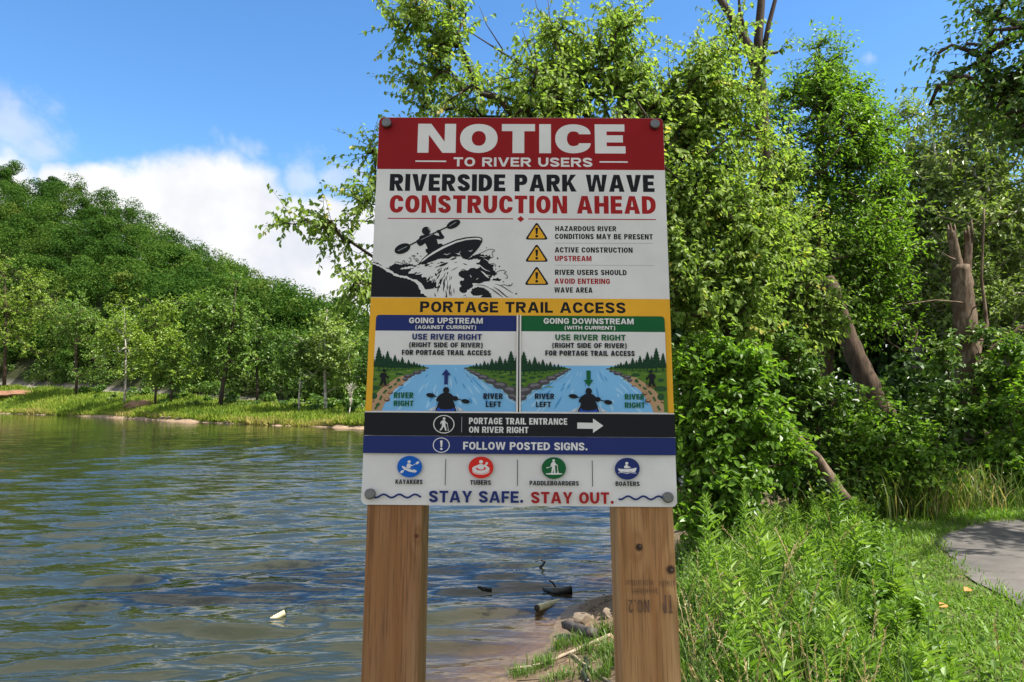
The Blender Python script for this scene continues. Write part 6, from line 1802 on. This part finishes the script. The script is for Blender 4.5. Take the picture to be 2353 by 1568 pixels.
log('rotten_log', 'dark wet chunk of rotten log lying against the tan rock', [(1300, 1436, on_ground(1300, 1450)[1] - .12), (1330, 1446, on_ground(1330, 1458)[1] - .12), (1364, 1458, on_ground(1364, 1468)[1] - .12)], .050, .058, M_ROCKD, sides=12, wob=.12)
def wlog(name, label, pts, r0, r1, lift, cat='driftwood', mat=None):
    P = [on_ground(x, y, zfix=WATER_Z + l) for (x, y), l in zip(pts, lift)]
    tb = Tubes(); t = np.linspace(0, len(P) - 1, (len(P) - 1) * 4 + 1); P = np.array(P)
    Q = np.stack([np.interp(t, np.arange(len(P)), P[:, i]) for i in range(3)], 1)
    tb.add(Q, np.interp(t, [0, len(P) - 1], [r0, r1]), 8, wob=.12)
    o = link(name, tb.mesh(name, Q[0]), mat or M_BLACKW); o.location = Q[0]; tag(o, label, cat)
wlog('driftwood', 'black waterlogged log breaking the surface near the right post', [(1250, 1354), (1275, 1360), (1312, 1357)], .03, .055, [.0, .02, .02])
wlog('driftwood', 'hooked black branch sticking up out of the open water between the posts', [(1236, 1306), (1246, 1300), (1252, 1291), (1241, 1287), (1231, 1291)], .020, .010, [-.02, .03, .09, .11, .10])
wlog('driftwood', 'thin dark branch lying in the water nearest the left post', [(1098, 1348), (1112, 1351), (1130, 1355)], .012, .022, [.02, .02, .0])
wlog('driftwood', 'small dark twig standing over the black log', [(1262, 1334), (1270, 1340), (1276, 1348)], .008, .012, [.16, .10, .02])
def glog(name, label, pts, r0, r1, mat, cat='branch', lift=.02):
    P = np.array([on_ground(x, y, lift) for x, y in pts])
    tb = Tubes(); t = np.linspace(0, len(P) - 1, (len(P) - 1) * 5 + 1)
    Q = np.stack([np.interp(t, np.arange(len(P)), P[:, i]) for i in range(3)], 1) + rng.normal(0, .004, (len(t), 3))
    tb.add(Q, np.interp(t, [0, len(P) - 1], [r0, r1]), 7, wob=.08)
    o = link(name, tb.mesh(name, Q[0]), mat); o.location = Q[0]; tag(o, label, cat)
glog('fallen_branch', 'long bleached branch lying up the muddy slope to the right post', [(1405, 1458), (1350, 1482), (1290, 1508), (1235, 1528), (1170, 1540)], .020, .012, M_DRIFT)
glog('fallen_branch', 'thin pale branch sloping down the mud at the bottom beside the right post', [(1310, 1500), (1350, 1532), (1400, 1568), (1430, 1590)], .010, .012, M_DRIFT)
glog('fallen_branch', 'bent grey root end at the right post foot of the mud', [(1345, 1512), (1352, 1530), (1340, 1545), (1350, 1566)], .016, .024, M_BLACKW)
# fallen leaves on the lawn
L_ORANGE = leaf_mat('orange fallen leaf', [(0.0, (.45, .17, .05)), (1.0, (.62, .30, .08))], trans=.2, rough=.6)
for (px, py, txt) in ((2215, 1358, 'orange fallen leaf on the lawn nearest the path'), (2158, 1395, 'tan orange fallen leaf on the lawn left of the other one')):
    p = on_ground(px, py, .05)
    l1 = Leaves(); l1.add([p], [[1, .3, .15]], [[-.2, -.5, 1.0]], .085, .06, .5)
    o = link('fallen_leaf', l1.mesh('fallen_leaf', p), L_ORANGE); o.location = p; tag(o, txt, 'leaf')
# small drift things along the far waterline
for i, px in enumerate((385, 400, 425, 540, 760, 800)):
    kk = (px - 1176.5) / F; g = far_pt(kk, .7, .05); a = rng.uniform(-.5, .5); L = rng.uniform(.7, 1.5)
    tb = Tubes(); d = np.array([math.cos(a), math.sin(a) * .5, rng.uniform(.0, .12)]) * L
    tb.add([g - d / 2, g + np.array([0, 0, .08]), g + d / 2], [.07, .09, .04], 6, wob=.1)
    o = link('shore_driftwood', tb.mesh('shore_driftwood', g), M_DRIFT); o.location = g
    tag(o, ['grey drift log leftmost on the far waterline', 'small drift log just right of the leftmost on the far waterline', 'drift log below the yellow green trees on the far waterline', 'pale drift log below the largest dark tree across the water', 'drift branch below the pale grey green tree across the water', 'drift branch on the far waterline close beside the sign'][i], 'driftwood', 'driftwood on the far waterline')
